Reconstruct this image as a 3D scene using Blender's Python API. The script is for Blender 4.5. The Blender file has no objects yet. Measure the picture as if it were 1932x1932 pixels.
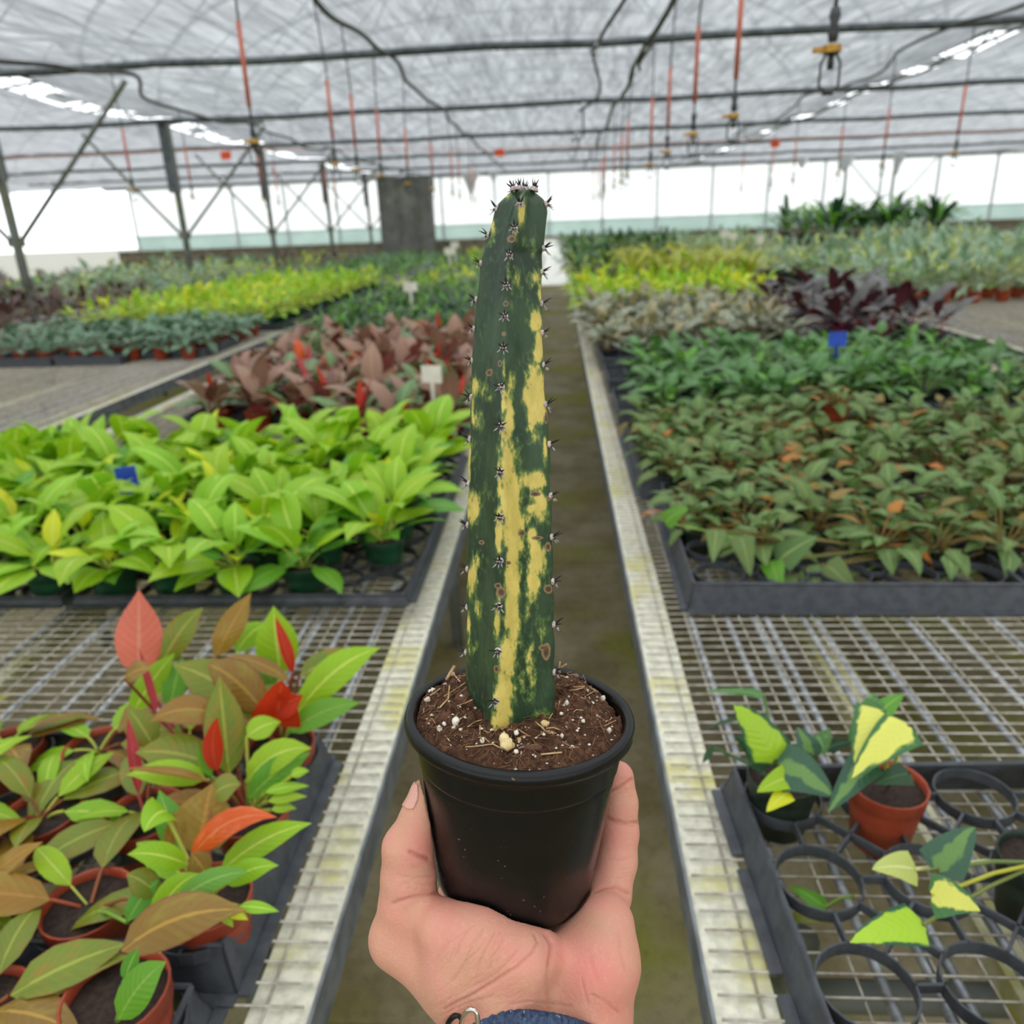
import bpy, math, random
import numpy as np
from mathutils import Vector, Matrix, Euler, noise

random.seed(11)
S = bpy.context.scene
COL = S.collection
PI = math.pi
FPX = 1450.0            # focal length in pixels of the 1932 px frame
CAM_H = 1.55
CM = Matrix(((0.9979, 0.0144, 0.0633), (0.0541, 0.3547, -0.9334), (-0.0359, 0.9349, 0.3532)))
_x = Vector(CM.col[0]).normalized()
_z = Vector(CM.col[2]); _z = (_z - _x * _z.dot(_x)).normalized()
_y = _z.cross(_x)
CM = Matrix((_x, _y, _z)).transposed()
CAM = Vector((0, 0, CAM_H))

# ------------------------------------------------------------------ camera
cd = bpy.data.cameras.new('camera')
cam = bpy.data.objects.new('camera', cd)
COL.objects.link(cam)
cam.matrix_world = Matrix.Translation(CAM) @ CM.to_4x4()
cd.sensor_width = 36
cd.sensor_fit = 'HORIZONTAL'
cd.lens = 36 * FPX / 1932
cd.clip_start = 0.05
cd.clip_end = 300
cd.dof.use_dof = True
cd.dof.focus_distance = 0.375
cd.dof.aperture_fstop = cd.lens / 2.8      # 2.8 mm aperture of a phone lens
cd.dof.aperture_blades = 0
S.camera = cam

# ------------------------------------------------------------------ overcast sky
w = bpy.data.worlds.new('overcast_sky')
S.world = w
w.use_nodes = True
bg = w.node_tree.nodes['Background']
bg.inputs[0].default_value = (0.95, 0.98, 1.0, 1)
bg.inputs[1].default_value = 2.3
S.view_settings.view_transform = 'Standard'
S.view_settings.look = 'None'
S.view_settings.gamma = 1
S.view_settings.use_curve_mapping = False
S.view_settings.exposure = 0.0
S.cycles.use_denoising = True
S.cycles.max_bounces = 8
S.cycles.diffuse_bounces = 4
S.cycles.glossy_bounces = 3
S.cycles.transmission_bounces = 4
S.cycles.transparent_max_bounces = 12
S.cycles.caustics_reflective = False
S.cycles.caustics_refractive = False
S.cycles.sample_clamp_indirect = 6

# ------------------------------------------------------------------ helpers
def P(px, py, d):
    """the point that the lens sees at pixel (px, py), d metres along the optical axis"""
    return CAM + CM @ Vector(((px - 966) / FPX * d, -(py - 966) / FPX * d, -d))

def G(px, py, z):
    v = CM @ Vector(((px - 966) / FPX, -(py - 966) / FPX, -1))
    return CAM + v * ((z - CAM_H) / v.z)

def pix(p):
    c = CM.transposed() @ (Vector(p) - CAM)
    d = -c.z
    if d < 1e-3:
        return (-9999, -9999, d)
    return (966 + FPX * c.x / d, 966 - FPX * c.y / d, d)

def lin(c):
    return tuple((v / 255 / 12.92) if v / 255 <= 0.04045 else ((v / 255 + 0.055) / 1.055) ** 2.4 for v in c)

ORD = ['zeroth', 'first', 'second', 'third', 'fourth', 'fifth', 'sixth', 'seventh', 'eighth', 'ninth', 'tenth',
       'eleventh', 'twelfth', 'thirteenth', 'fourteenth', 'fifteenth', 'sixteenth', 'seventeenth', 'eighteenth',
       'nineteenth', 'twentieth', 'twenty-first', 'twenty-second', 'twenty-third', 'twenty-fourth', 'twenty-fifth',
       'twenty-sixth', 'twenty-seventh', 'twenty-eighth', 'twenty-ninth', 'thirtieth']

class MB:
    """collects shapes that become ONE mesh"""
    def __init__(s):
        s.v, s.f, s.uv = [], [], []
    def add(s, vs, fs, uv=None):
        n = len(s.v)
        s.v += [tuple(v) for v in vs]
        s.f += [tuple(i + n for i in f) for f in fs]
        s.uv += list(uv) if uv is not None else [(0.0, 0.0)] * len(vs)
    def box(s, a, b, M=None):
        x0, y0, z0 = a; x1, y1, z1 = b
        vs = [Vector(p) for p in ((x0,y0,z0),(x1,y0,z0),(x1,y1,z0),(x0,y1,z0),(x0,y0,z1),(x1,y0,z1),(x1,y1,z1),(x0,y1,z1))]
        if M: vs = [M @ v for v in vs]
        s.add(vs, [(3,2,1,0),(4,5,6,7),(0,1,5,4),(1,2,6,5),(2,3,7,6),(3,0,4,7)])
    def tube(s, pts, r, n=6, caps=True):
        pts = [Vector(p) for p in pts]
        rs = r if isinstance(r, (list, tuple)) else [r] * len(pts)
        up = Vector((0.13, 0.27, 1)).normalized()
        vs, fs, uv = [], [], []
        a = None
        for i, p in enumerate(pts):
            t = (pts[min(i+1, len(pts)-1)] - pts[max(i-1, 0)])
            t = t.normalized() if t.length > 1e-9 else Vector((0,0,1))
            if a is None:
                a = t.cross(up if abs(t.dot(up)) < 0.95 else Vector((1,0,0))).normalized()
            else:
                a = (a - t * a.dot(t)).normalized()
            b = t.cross(a)
            for k in range(n):
                q = 2 * PI * k / n
                vs.append(p + (a * math.cos(q) + b * math.sin(q)) * rs[i])
                uv.append((k / n, i / max(1, len(pts) - 1)))
        for i in range(len(pts) - 1):
            for k in range(n):
                fs.append((i*n+k, i*n+(k+1) % n, (i+1)*n+(k+1) % n, (i+1)*n+k))
        if caps:
            fs.append(tuple(reversed(range(n))))
            fs.append(tuple(range((len(pts)-1)*n, len(pts)*n)))
        s.add(vs, fs, uv)
    def lathe(s, prof, n=24, M=None, close=False):
        vs, fs = [], []
        for r, z in prof:
            for k in range(n):
                q = 2 * PI * k / n
                v = Vector((r * math.cos(q), r * math.sin(q), z))
                vs.append(M @ v if M else v)
        m = len(prof)
        for i in range(m if close else m - 1):
            j = (i + 1) % m
            for k in range(n):
                fs.append((i*n+k, i*n+(k+1) % n, j*n+(k+1) % n, j*n+k))
        s.add(vs, fs)
    def mesh(s, name, mat, smooth=True):
        me = bpy.data.meshes.new(name)
        me.from_pydata(s.v, [], s.f)
        if mat is not None:
            me.materials.append(mat)
        if s.f:
            lay = me.uv_layers.new(name='UVMap')
            idx = np.empty(len(me.loops), dtype=np.int32)
            me.loops.foreach_get('vertex_index', idx)
            lay.data.foreach_set('uv', np.asarray(s.uv, dtype=np.float32)[idx].ravel())
        if smooth:
            me.shade_smooth()
        else:
            me.shade_flat()
        me.update()
        return me
    def build(s, name, mat, parent=None, smooth=True, **kw):
        return inst(s.mesh(name, mat, smooth), name, parent, **kw)

def inst(me, name, parent=None, M=None, loc=None, label=None, kind=None):
    o = bpy.data.objects.new(name, me)
    COL.objects.link(o)
    if parent is not None:
        o.parent = parent
    if M is not None:
        o.matrix_local = M
    elif loc is not None:
        o.location = loc
    if label: o['label'] = label
    if kind: o['kind'] = kind
    return o

def thing(name, label, cat, loc=(0, 0, 0), rz=0.0, group=None):
    o = bpy.data.objects.new(name, None)
    o.empty_display_size = 0.02
    COL.objects.link(o)
    o.location = loc
    o.rotation_euler = (0, 0, rz)
    o['label'] = label
    o['category'] = cat
    if group: o['group'] = group
    return o

def tag(o, label, cat, group=None):
    o['label'] = label; o['category'] = cat
    if group: o['group'] = group
    return o

# ------------------------------------------------------------------ materials
def nt_mat(name):
    m = bpy.data.materials.new(name)
    m.use_nodes = True
    return m, m.node_tree.nodes, m.node_tree.links, m.node_tree.nodes['Principled BSDF']

def N(ns, t, **kw):
    n = ns.new(t)
    for k, v in kw.items():
        setattr(n, k, v)
    return n

def mth(ns, ls, op, a, b=None, c=None, clamp=False):
    n = ns.new('ShaderNodeMath'); n.operation = op; n.use_clamp = clamp
    for i, v in enumerate((a, b, c)):
        if v is None: continue
        if isinstance(v, (int, float)): n.inputs[i].default_value = v
        else: ls.new(v, n.inputs[i])
    return n.outputs[0]

def mixc(ns, ls, f, a, b, mode='MIX'):
    n = ns.new('ShaderNodeMix'); n.data_type = 'RGBA'; n.blend_type = mode
    for i, v in ((0, f), (6, a), (7, b)):
        if isinstance(v, (int, float)): n.inputs[i].default_value = v
        elif isinstance(v, (tuple, list)): n.inputs[i].default_value = (*v[:3], 1)
        else: ls.new(v, n.inputs[i])
    return n.outputs[2]

def smap(ns, ls, v, a, b, lo=0.0, hi=1.0):
    n = ns.new('ShaderNodeMapRange'); n.interpolation_type = 'SMOOTHSTEP'
    ls.new(v, n.inputs[0])
    n.inputs[1].default_value = a; n.inputs[2].default_value = b
    n.inputs[3].default_value = lo; n.inputs[4].default_value = hi
    return n.outputs[0]

def noise_tex(ns, ls, vec, scale, detail=3, rough=0.55):
    n = ns.new('ShaderNodeTexNoise')
    n.inputs['Scale'].default_value = scale; n.inputs['Detail'].default_value = detail
    n.inputs['Roughness'].default_value = rough
    if vec is not None: ls.new(vec, n.inputs['Vector'])
    return n.outputs[0]

def bump(ns, ls, bsdf, h, strength=0.3, dist=0.002):
    b = ns.new('ShaderNodeBump')
    b.inputs['Strength'].default_value = strength; b.inputs['Distance'].default_value = dist
    ls.new(h, b.inputs['Height']); ls.new(b.outputs[0], bsdf.inputs['Normal'])

def mat(name, c1, c2=None, scale=8, rough=0.6, metal=0.0, spec=0.5, c3=None, scale3=2, bmp=0, lo=0.35, hi=0.65, stretch=None, lo3=0.5, hi3=0.7):
    """two-tone noise material, optional third tone in large patches; colours are sRGB 0-255"""
    m, ns, ls, p = nt_mat(name)
    tc = ns.new('ShaderNodeNewGeometry').outputs['Position']
    if stretch:
        mp = ns.new('ShaderNodeMapping'); mp.inputs['Scale'].default_value = stretch
        ls.new(tc, mp.inputs[0]); tc = mp.outputs[0]
    col = lin(c1)
    if c2:
        f = noise_tex(ns, ls, tc, scale, 5, 0.6)
        col = mixc(ns, ls, smap(ns, ls, f, lo, hi), lin(c1), lin(c2))
        if bmp: bump(ns, ls, p, f, bmp, 0.004)
    if c3:
        f3 = noise_tex(ns, ls, tc, scale3, 4, 0.6)
        col = mixc(ns, ls, smap(ns, ls, f3, lo3, hi3), col, lin(c3))
    if isinstance(col, tuple): p.inputs['Base Color'].default_value = (*col, 1)
    else: ls.new(col, p.inputs['Base Color'])
    p.inputs['Roughness'].default_value = rough
    p.inputs['Metallic'].default_value = metal
    p.inputs['Specular IOR Level'].default_value = spec
    return m

def leafmat(name, base, alt=None, vein=None, edge=None, petiole=None, back=None, rough=0.38, trans=0.3, var=0.18,
            veins=0.25, patch=None, patch_lo=0.5, patch_hi=0.56, center=None, edge_w=0.9, clo=0.42):
    """leaf blade: uv.x across (0.5 = midrib), uv.y along (below 0 = petiole)"""
    m, ns, ls, p = nt_mat(name)
    uv = N(ns, 'ShaderNodeUVMap').outputs[0]
    sx = ns.new('ShaderNodeSeparateXYZ'); ls.new(uv, sx.inputs[0])
    u, v = sx.outputs[0], sx.outputs[1]
    au = mth(ns, ls, 'MULTIPLY', mth(ns, ls, 'ABSOLUTE', mth(ns, ls, 'SUBTRACT', u, 0.5)), 2.0)
    geo = ns.new('ShaderNodeNewGeometry'); oi = ns.new('ShaderNodeObjectInfo')
    rnd = mth(ns, ls, 'FRACT', mth(ns, ls, 'ADD', oi.outputs['Random'], geo.outputs['Random Per Island']))
    col = lin(base)
    if alt:
        col = mixc(ns, ls, rnd, lin(base), lin(alt))
    pos = geo.outputs['Position']
    cv = ns.new('ShaderNodeCombineXYZ'); ls.new(u, cv.inputs[0]); ls.new(v, cv.inputs[1]); ls.new(mth(ns, ls, 'MULTIPLY', rnd, 9.0), cv.inputs[2])
    if center:   # light centre with soft ragged border
        nz = noise_tex(ns, ls, cv.outputs[0], 3.2, 4)
        f = mth(ns, ls, 'ADD', mth(ns, ls, 'MULTIPLY', au, 1.0), mth(ns, ls, 'MULTIPLY', mth(ns, ls, 'SUBTRACT', nz, 0.5), 1.0))
        col = mixc(ns, ls, smap(ns, ls, f, clo, clo + 0.16), lin(center), col)
    if patch:
        nz = noise_tex(ns, ls, cv.outputs[0], 4, 4)
        col = mixc(ns, ls, smap(ns, ls, nz, patch_lo, patch_hi), col, lin(patch))
    if edge:
        col = mixc(ns, ls, smap(ns, ls, au, edge_w, 1.0), col, lin(edge))
    # side veins
    w = mth(ns, ls, 'SINE', mth(ns, ls, 'MULTIPLY', mth(ns, ls, 'SUBTRACT', v, mth(ns, ls, 'MULTIPLY', au, 0.22)), 62.0))
    col = mixc(ns, ls, mth(ns, ls, 'MULTIPLY', smap(ns, ls, w, 0.2, 1.0), veins), col, mixc(ns, ls, 1.0, col, (1.25, 1.25, 1.2), 'MULTIPLY'))
    if vein:
        col = mixc(ns, ls, smap(ns, ls, au, 0.03, 0.11, 0.85, 0.0), col, lin(vein))
    # shade of green per leaf
    if var:
        n2 = noise_tex(ns, ls, pos, 14, 2)
        k = mth(ns, ls, 'ADD', mth(ns, ls, 'MULTIPLY', mth(ns, ls, 'SUBTRACT', rnd, 0.5), var * 2), mth(ns, ls, 'ADD', 0.85, mth(ns, ls, 'MULTIPLY', n2, 0.3)))
        kk = ns.new('ShaderNodeCombineXYZ')
        for i in range(3): ls.new(k, kk.inputs[i])
        col = mixc(ns, ls, 1.0, col, kk.outputs[0], 'MULTIPLY')
    pet = petiole or vein or base
    col = mixc(ns, ls, smap(ns, ls, v, -0.03, 0.0), lin(pet), col)
    if back:
        col = mixc(ns, ls, geo.outputs['Backfacing'], col, lin(back))
    ls.new(col, p.inputs['Base Color'])
    p.inputs['Roughness'].default_value = rough
    p.inputs['Specular IOR Level'].default_value = 0.4
    bump(ns, ls, p, w, 0.12, 0.0012)
    tr = ns.new('ShaderNodeBsdfTranslucent'); ls.new(col, tr.inputs[0])
    mx = ns.new('ShaderNodeMixShader'); mx.inputs[0].default_value = trans
    ls.new(p.outputs[0], mx.inputs[1]); ls.new(tr.outputs[0], mx.inputs[2])
    ls.new(mx.outputs[0], ns['Material Output'].inputs[0])
    return m

M_ = {}
M_['galv'] = mat('galvanised_steel', (150,153,156), (116,120,124), 30, 0.45, 0.6)
M_['pipe'] = mat('grey_pipe', (104,110,114), (78,84,88), 12, 0.5, 0.3)
M_['post'] = mat('algae_stained_post', (118,122,118), (92,96,80), 6, 0.6, 0.2, c3=(104,108,62), scale3=2)
M_['rail'] = mat('bench_rail_top', (232,228,208), (200,198,180), 60, 0.5, 0.0, c3=(206,200,128), scale3=9, lo3=0.47, hi3=0.7)
M_['railside'] = mat('bench_rail_side', (132,138,142), (104,108,112), 25, 0.5, 0.4)
M_['rod'] = mat('bench_wire', (205,200,188), (160,150,132), 50, 0.45, 0.25)
M_['tube'] = mat('bench_tube', (176,180,184), (128,132,136), 40, 0.4, 0.5)
M_['beam'] = mat('pale_beam', (214,210,180), (176,172,120), 20, 0.7, 0.0, c3=(168,166,70), scale3=7)
M_['traygrey'] = mat('grey_plastic_tray', (76,80,86), (60,63,68), 40, 0.55, bmp=0.15)
M_['trayblack'] = mat('black_plastic_tray', (44,46,50), (62,65,70), 45, 0.5)
M_['potgreen'] = mat('green_plastic_pot', (20,78,46), (16,62,36), 30, 0.4)
M_['potdark'] = mat('dark_green_pot', (28,48,34), (24,38,30), 30, 0.45)
M_['potred'] = mat('terracotta_plastic_pot', (168,70,40), (150,58,32), 30, 0.45)
M_['soil'] = mat('potting_soil', (58,42,32), (34,25,20), 160, 0.95, bmp=0.6)
M_['hose'] = mat('black_hose', (62,60,48), (40,40,36), 20, 0.5)
M_['cable'] = mat('black_cable', (30,30,30), None, rough=0.5)
M_['orange'] = mat('orange_tube', (206,112,88), (196,98,74), 8, 0.5)
M_['twine'] = mat('orange_twine', (214,140,110), None, rough=0.7)
M_['tagorange'] = mat('orange_tag', (240,84,20), None, rough=0.5)
M_['brass'] = mat('brass_fitting', (206,160,70), (170,126,50), 60, 0.35, 0.5)
M_['head'] = mat('sprinkler_plastic', (66,70,72), (50,52,54), 40, 0.4)
M_['insul'] = mat('white_clip', (236,238,240), None, rough=0.3)
M_['tagwhite'] = mat('white_plant_tag', (236,232,218), (222,216,200), 20, 0.5)
M_['tagblue'] = mat('blue_plant_tag', (44,84,196), (36,70,176), 20, 0.45)
# ------------------------------------------------------------------ floor
def floor_mat():
    m, ns, ls, p = nt_mat('damp_mossy_concrete')
    pos = ns.new('ShaderNodeNewGeometry').outputs['Position']
    a = noise_tex(ns, ls, pos, 3.2, 6, 0.65)
    b = noise_tex(ns, ls, pos, 1.1, 5, 0.6)
    c = noise_tex(ns, ls, pos, 38, 4, 0.7)
    col = mixc(ns, ls, smap(ns, ls, a, 0.35, 0.68), lin((140,130,102)), lin((106,96,60)))
    col = mixc(ns, ls, smap(ns, ls, b, 0.48, 0.66), col, lin((122,122,46)))
    col = mixc(ns, ls, mth(ns, ls, 'MULTIPLY', smap(ns, ls, c, 0.45, 0.75), 0.45), col, lin((80,70,48)))
    n4 = noise_tex(ns, ls, pos, 7, 6, 0.7)
    col = mixc(ns, ls, mth(ns, ls, 'MULTIPLY', smap(ns, ls, n4, 0.58, 0.72), 0.55), col, lin((140,136,118)))
    ls.new(col, p.inputs['Base Color'])
    ls.new(smap(ns, ls, b, 0.3, 0.7, 0.55, 0.9), p.inputs['Roughness'])
    p.inputs['Specular IOR Level'].default_value = 0.3
    bump(ns, ls, p, c, 0.4, 0.004)
    return m
FLOOR = floor_mat()
mb = MB()
mb.box((-24, -8, -0.1), (24, 33, -0.004))
fl = mb.build('floor', FLOOR, smooth=False); fl['kind'] = 'structure'
# slabs of the aisle, open joints between them
y = -1.2
slab = MB(); slab.box((-0.62, 0, -0.03), (0.5, 2.29, 0.0))
slab_me = slab.mesh('slab', FLOOR, False)
while y < 19.5:
    inst(slab_me, 'slab', fl, loc=(0, y, 0))
    y += 2.3
wet = mat('wet_pale_concrete', (150,146,128), (176,172,156), 4, 0.18, spec=0.6)
mb = MB(); mb.box((-9, 20.05, 0), (12, 27.0, 0.012)); mb.build('wet_apron', wet, fl, False)
mb = MB(); mb.box((-1.2, 19.9, 0), (0.9, 20.05, 0.03)); mb.build('kerb', mat('kerb_stone', (170,156,122), (150,138,108), 10, 0.8), fl, False)
ground = MB(); ground.box((-90, -60, -0.3), (90, 110, -0.12))
g = ground.build('ground', mat('outdoor_gravel', (150,148,138), (128,126,112), 3, 0.9), smooth=False); g['kind'] = 'structure'

# ------------------------------------------------------------------ shade-cloth ceiling under the glazing bows
def cloth_mat():
    m, ns, ls, p = nt_mat('woven_shade_cloth')
    ns.remove(p)
    pos = ns.new('ShaderNodeNewGeometry').outputs['Position']
    mp = ns.new('ShaderNodeMapping'); mp.inputs['Scale'].default_value = (9, 0.9, 1); ls.new(pos, mp.inputs[0])
    f = noise_tex(ns, ls, mp.outputs[0], 1.5, 5, 0.6)
    f2 = noise_tex(ns, ls, pos, 30, 3, 0.6)
    k = mth(ns, ls, 'ADD', mth(ns, ls, 'MULTIPLY', f, 0.86), mth(ns, ls, 'MULTIPLY', f2, 0.14))  # lengthwise streaks put the wrinkles' light and dark into tone and openness
    col = mixc(ns, ls, smap(ns, ls, k, 0.3, 0.7), lin((146,149,154)), lin((192,195,200)))
    d = ns.new('ShaderNodeBsdfDiffuse'); ls.new(col, d.inputs[0])
    t = ns.new('ShaderNodeBsdfTranslucent'); ls.new(col, t.inputs[0])
    mx = ns.new('ShaderNodeMixShader'); mx.inputs[0].default_value = 0.55
    ls.new(d.outputs[0], mx.inputs[1]); ls.new(t.outputs[0], mx.inputs[2])
    tr = ns.new('ShaderNodeBsdfTransparent')
    lw = ns.new('ShaderNodeLayerWeight'); lw.inputs[0].default_value = 0.5
    # a net of threads: many gaps seen square on, few seen along the cloth
    op = smap(ns, ls, lw.outputs['Facing'], 0.05, 0.85, CLOTH_OPEN, 0.05)
    op = mth(ns, ls, 'MULTIPLY', op, smap(ns, ls, k, 0.32, 0.68, 0.55, 1.5))
    m2 = ns.new('ShaderNodeMixShader'); ls.new(op, m2.inputs[0])
    ls.new(mx.outputs[0], m2.inputs[1]); ls.new(tr.outputs[0], m2.inputs[2])
    ls.new(m2.outputs[0], ns['Material Output'].inputs[0])
    return m
CLOTH_OPEN = 0.72
CLOTH = cloth_mat()
PIPES_Y = [0.6, 4.1, 7.72, 11.35, 15.0, 18.7, 22.4, 26.1]
def cloth(x0, x1, y0, y1, nx, ny, zb, edge_fold=0.0):
    mb = MB(); vs = []; fs = []
    for j in range(ny + 1):
        yy = y0 + (y1 - y0) * j / ny
        # sag between the pipes
        b = max([q for q in PIPES_Y if q <= yy] or [PIPES_Y[0] - 3.6]); t = ((yy - b) / 3.65) % 1.0
        for i in range(nx + 1):
            xx = x0 + (x1 - x0) * i / nx
            s = -0.07 * math.sin(PI * t) * (0.6 + 0.4 * math.sin(xx * 0.9))
            e = 1.4 + 2 * edge_fold * max(0, 1 - (xx - x0) / 3.2)
            wv = 0.022 * e * (noise.noise(Vector((xx * 5.5 + yy * 0.5, yy * 0.55, zb))) + 0.6 * noise.noise(Vector((xx * 12 + yy, yy * 0.9, 3.3))))
            vs.append((xx, yy, zb + s + wv + 0.05))
    for j in range(ny):
        for i in range(nx):
            a = j * (nx + 1) + i
            fs.append((a, a + 1, a + nx + 2, a + nx + 1))
    mb.add(vs, fs)
    return mb
ceil = cloth(-5.2, 4.02, -8, 26.6, 150, 150, 3.0, 1.6).build('ceiling', CLOTH); ceil['kind'] = 'structure'
cloth(-14.6, -5.5, -8, 26.6, 60, 110, 2.97, 1.0).build('shade_cloth', CLOTH, ceil)
cloth(4.32, 13.4, -8, 26.6, 60, 110, 3.0).build('shade_cloth', CLOTH, ceil)
cloth(13.7, 22, -8, 26.6, 30, 60, 3.0).build('shade_cloth', CLOTH, ceil)
cloth(-22, -14.9, -8, 26.6, 30, 60, 3.0).build('shade_cloth', CLOTH, ceil)
for y in PIPES_Y:
    r = 0.034
    t = MB()
    t.tube([(-14.6 + k * 1.0, y + 0.012 * math.sin(k * 1.7), 2.985 + 0.012 * math.sin(k * 2.3 + y)) for k in range(29)], r, 10)
    t.build('cross_pipe', M_['pipe'], ceil)
# glazing bows and purlins above the cloth
bow = MB()
pts = []
for k in range(21):
    a = PI * k / 20
    pts.append((-0.6 - 4.72 * math.cos(a), 0, 3.12 + 1.75 * math.sin(a) ** 0.8))
bow.tube(pts, 0.03, 8)
for x0, x1 in ((-5.3, -3.4), (-3.4, -1.6), (-1.6, -0.6), (-0.6, 0.9), (0.9, 2.4), (2.4, 4.1)):
    za = lambda x: 3.12 + 1.75 * max(0.0, 1 - ((x + 0.6) / 4.72) ** 2) ** 0.4
    bow.tube([(x0, 0, 3.12), (x1, 0, za(x1))], 0.014, 5)
    bow.tube([(x1, 0, 3.12), (x0, 0, za(x0))], 0.014, 5)
bow_me = bow.mesh('roof_bow', M_['pipe'])
for dx in (-9.6, 0, 9.5):
    for y in PIPES_Y:
        for oy in ((0, 1.82) if dx == 0 else (0,)):
            inst(bow_me, 'roof_bow', ceil, loc=(dx, y + oy, 0))
for x in (-4.6, -3.6, -2.4, -1.2, 0.0, 1.2, 2.4, 3.4):
    z = 3.16 + 1.75 * max(0.0, 1 - ((x + 0.6) / 4.72) ** 2) ** 0.4
    t = MB(); t.tube([(x, -8, z), (x, 26.6, z)], 0.02, 6); t.build('purlin', M_['pipe'], ceil)
for k in range(7):   # long diagonal wind braces over the cloth
    y = 2.0 + 3.65 * k
    t = MB(); t.tube([(-4.9, y, 3.2), (3.8, y + 3.4, 3.5)] if k % 2 else [(3.8, y, 3.2), (-4.9, y + 3.4, 3.5)], 0.018, 6); t.build('wind_brace', M_['pipe'], ceil)
for x in (-5.35, 4.17, 13.55, -14.75):
    g = MB(); g.box((x - 0.07, -8, 3.10), (x + 0.07, 26.6, 3.22)); g.build('gutter', M_['pipe'], ceil, False)
# ragged strip of cloth along the open seam at each gutter
for x, w_ in ((4.17, 0.16), (-5.35, 0.15)):
    y = -2.0; k = 0
    while y < 26:
        L = random.choice((0.5, 0.9, 1.3)); gap = random.choice((0.5, 0.8, 1.1))
        c = cloth(x - w_, x + w_, y, y + L, 4, 6, 3.0); c.build('seam_flap', CLOTH, ceil)
        y += L + gap

# ------------------------------------------------------------------ far wall: blown-out film panels over a pale green skirt and a low wall
def film_mat(name, c, tr_, tl=0.6):
    m, ns, ls, p = nt_mat(name); ns.remove(p)
    pos = ns.new('ShaderNodeNewGeometry').outputs['Position']
    f = noise_tex(ns, ls, pos, 1.3, 4)
    col = mixc(ns, ls, smap(ns, ls, f, 0.3, 0.7), lin(c), lin(tuple(min(255, v + 8) for v in c)))
    d = ns.new('ShaderNodeBsdfDiffuse'); t = ns.new('ShaderNodeBsdfTranslucent'); x = ns.new('ShaderNodeBsdfTransparent')
    ls.new(col, d.inputs[0]); ls.new(col, t.inputs[0]); ls.new(col, x.inputs[0])
    a = ns.new('ShaderNodeMixShader'); a.inputs[0].default_value = tl; ls.new(d.outputs[0], a.inputs[1]); ls.new(t.outputs[0], a.inputs[2])
    b = ns.new('ShaderNodeMixShader'); b.inputs[0].default_value = tr_; ls.new(a.outputs[0], b.inputs[1]); ls.new(x.outputs[0], b.inputs[2])
    ls.new(b.outputs[0], ns['Material Output'].inputs[0])
    return m
FILM = film_mat('white_film', (246,248,248), 0.45, 0.8)
SKIRT = film_mat('pale_green_film', (204,217,213), 0.36, 0.75)
WALLB = mat('weathered_low_wall', (126,118,98), (98,92,74), 5, 0.85)
MULL = mat('aluminium_mullion', (186,192,192), (160,168,168), 8, 0.5)
YW = 27.0
wb = MB(); wb.box((-15, YW, 0), (-0.75, YW + 0.2, 1.02)); wb.box((0.75, YW, 0), (19, YW + 0.2, 1.02)); wb.box((-15, YW - 0.03, 1.0), (19, YW + 0.22, 1.06))
wall = wb.build('wall_back', WALLB, smooth=False); wall['kind'] = 'structure'
lo = MB(); lo.box((-0.75, YW + 0.06, 0.02), (0.75, YW + 0.064, 1.0)); lo.build('low_film_door', FILM, wall, False)
xs = [-14.25 + 1.75 * k for k in range(20)]
for i, x in enumerate(xs[:-1]):
    a = MB(); a.box((x + 0.03, YW + 0.06, 1.52), (x + 1.72, YW + 0.064, 3.02)); a.build('film_panel', FILM, wall, False)
    a = MB(); a.box((x + 0.03, YW + 0.03, 1.06), (x + 1.72, YW + 0.034, 1.52)); a.build('skirt_panel', SKIRT, wall, False)
for x in xs:
    a = MB(); a.box((x - 0.03, YW, 1.06), (x + 0.03, YW + 0.08, 3.02)); a.build('mullion', MULL, wall, False)
a = MB(); a.box((-15, YW - 0.02, 1.505), (19, YW + 0.02, 1.53)); a.build('skirt_rail', MULL, wall, False)
a = MB(); a.box((-15, YW - 0.04, 2.98), (19, YW + 0.1, 3.2)); a.build('head_rail', M_['post'], wall, False)
for sgn, x, nm in ((-1, -19.5, 'wall_left'), (1, 19.2, 'wall_right')):
    b = MB(); b.box((x - 0.1, -8, 0), (x + 0.1, YW, 1.02)); s_ = b.build(nm, WALLB, smooth=False); s_['kind'] = 'structure'
    for k in range(20):
        y0 = -8 + 1.75 * k
        b = MB(); b.box((x - 0.002, y0 + 0.03, 1.02), (x + 0.002, y0 + 1.72, 3.1)); b.build('film_panel', FILM, s_, False)
# boxed grey fan housing against the far wall
t = thing('fan_housing', 'tall dark grey boxed fan housing against the bright far wall', 'fan housing', (-4.85, 26.3, 0))
hm = mat('grey_sheet_housing', (104,106,100), (84,86,80), 3, 0.7, c3=(120,122,112), scale3=1.2)
b = MB(); b.box((-0.85, 0, 0), (0.85, 0.6, 3.0)); b.build('casing', hm, t, False)
for k in range(3):
    b = MB(); x = -0.85 + k * 0.62; b.box((x, -0.03, 0.02), (x + 0.05, 0.0, 2.98)); b.build('corner_strip', M_['post'], t, False)
for x0, x1 in ((-0.78, -0.26), (-0.15, 0.36), (0.47, 0.84)):
    b = MB(); b.box((x0, -0.012, 0.3), (x1, 0.0, 2.85)); b.build('front_panel', hm, t, False)

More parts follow.
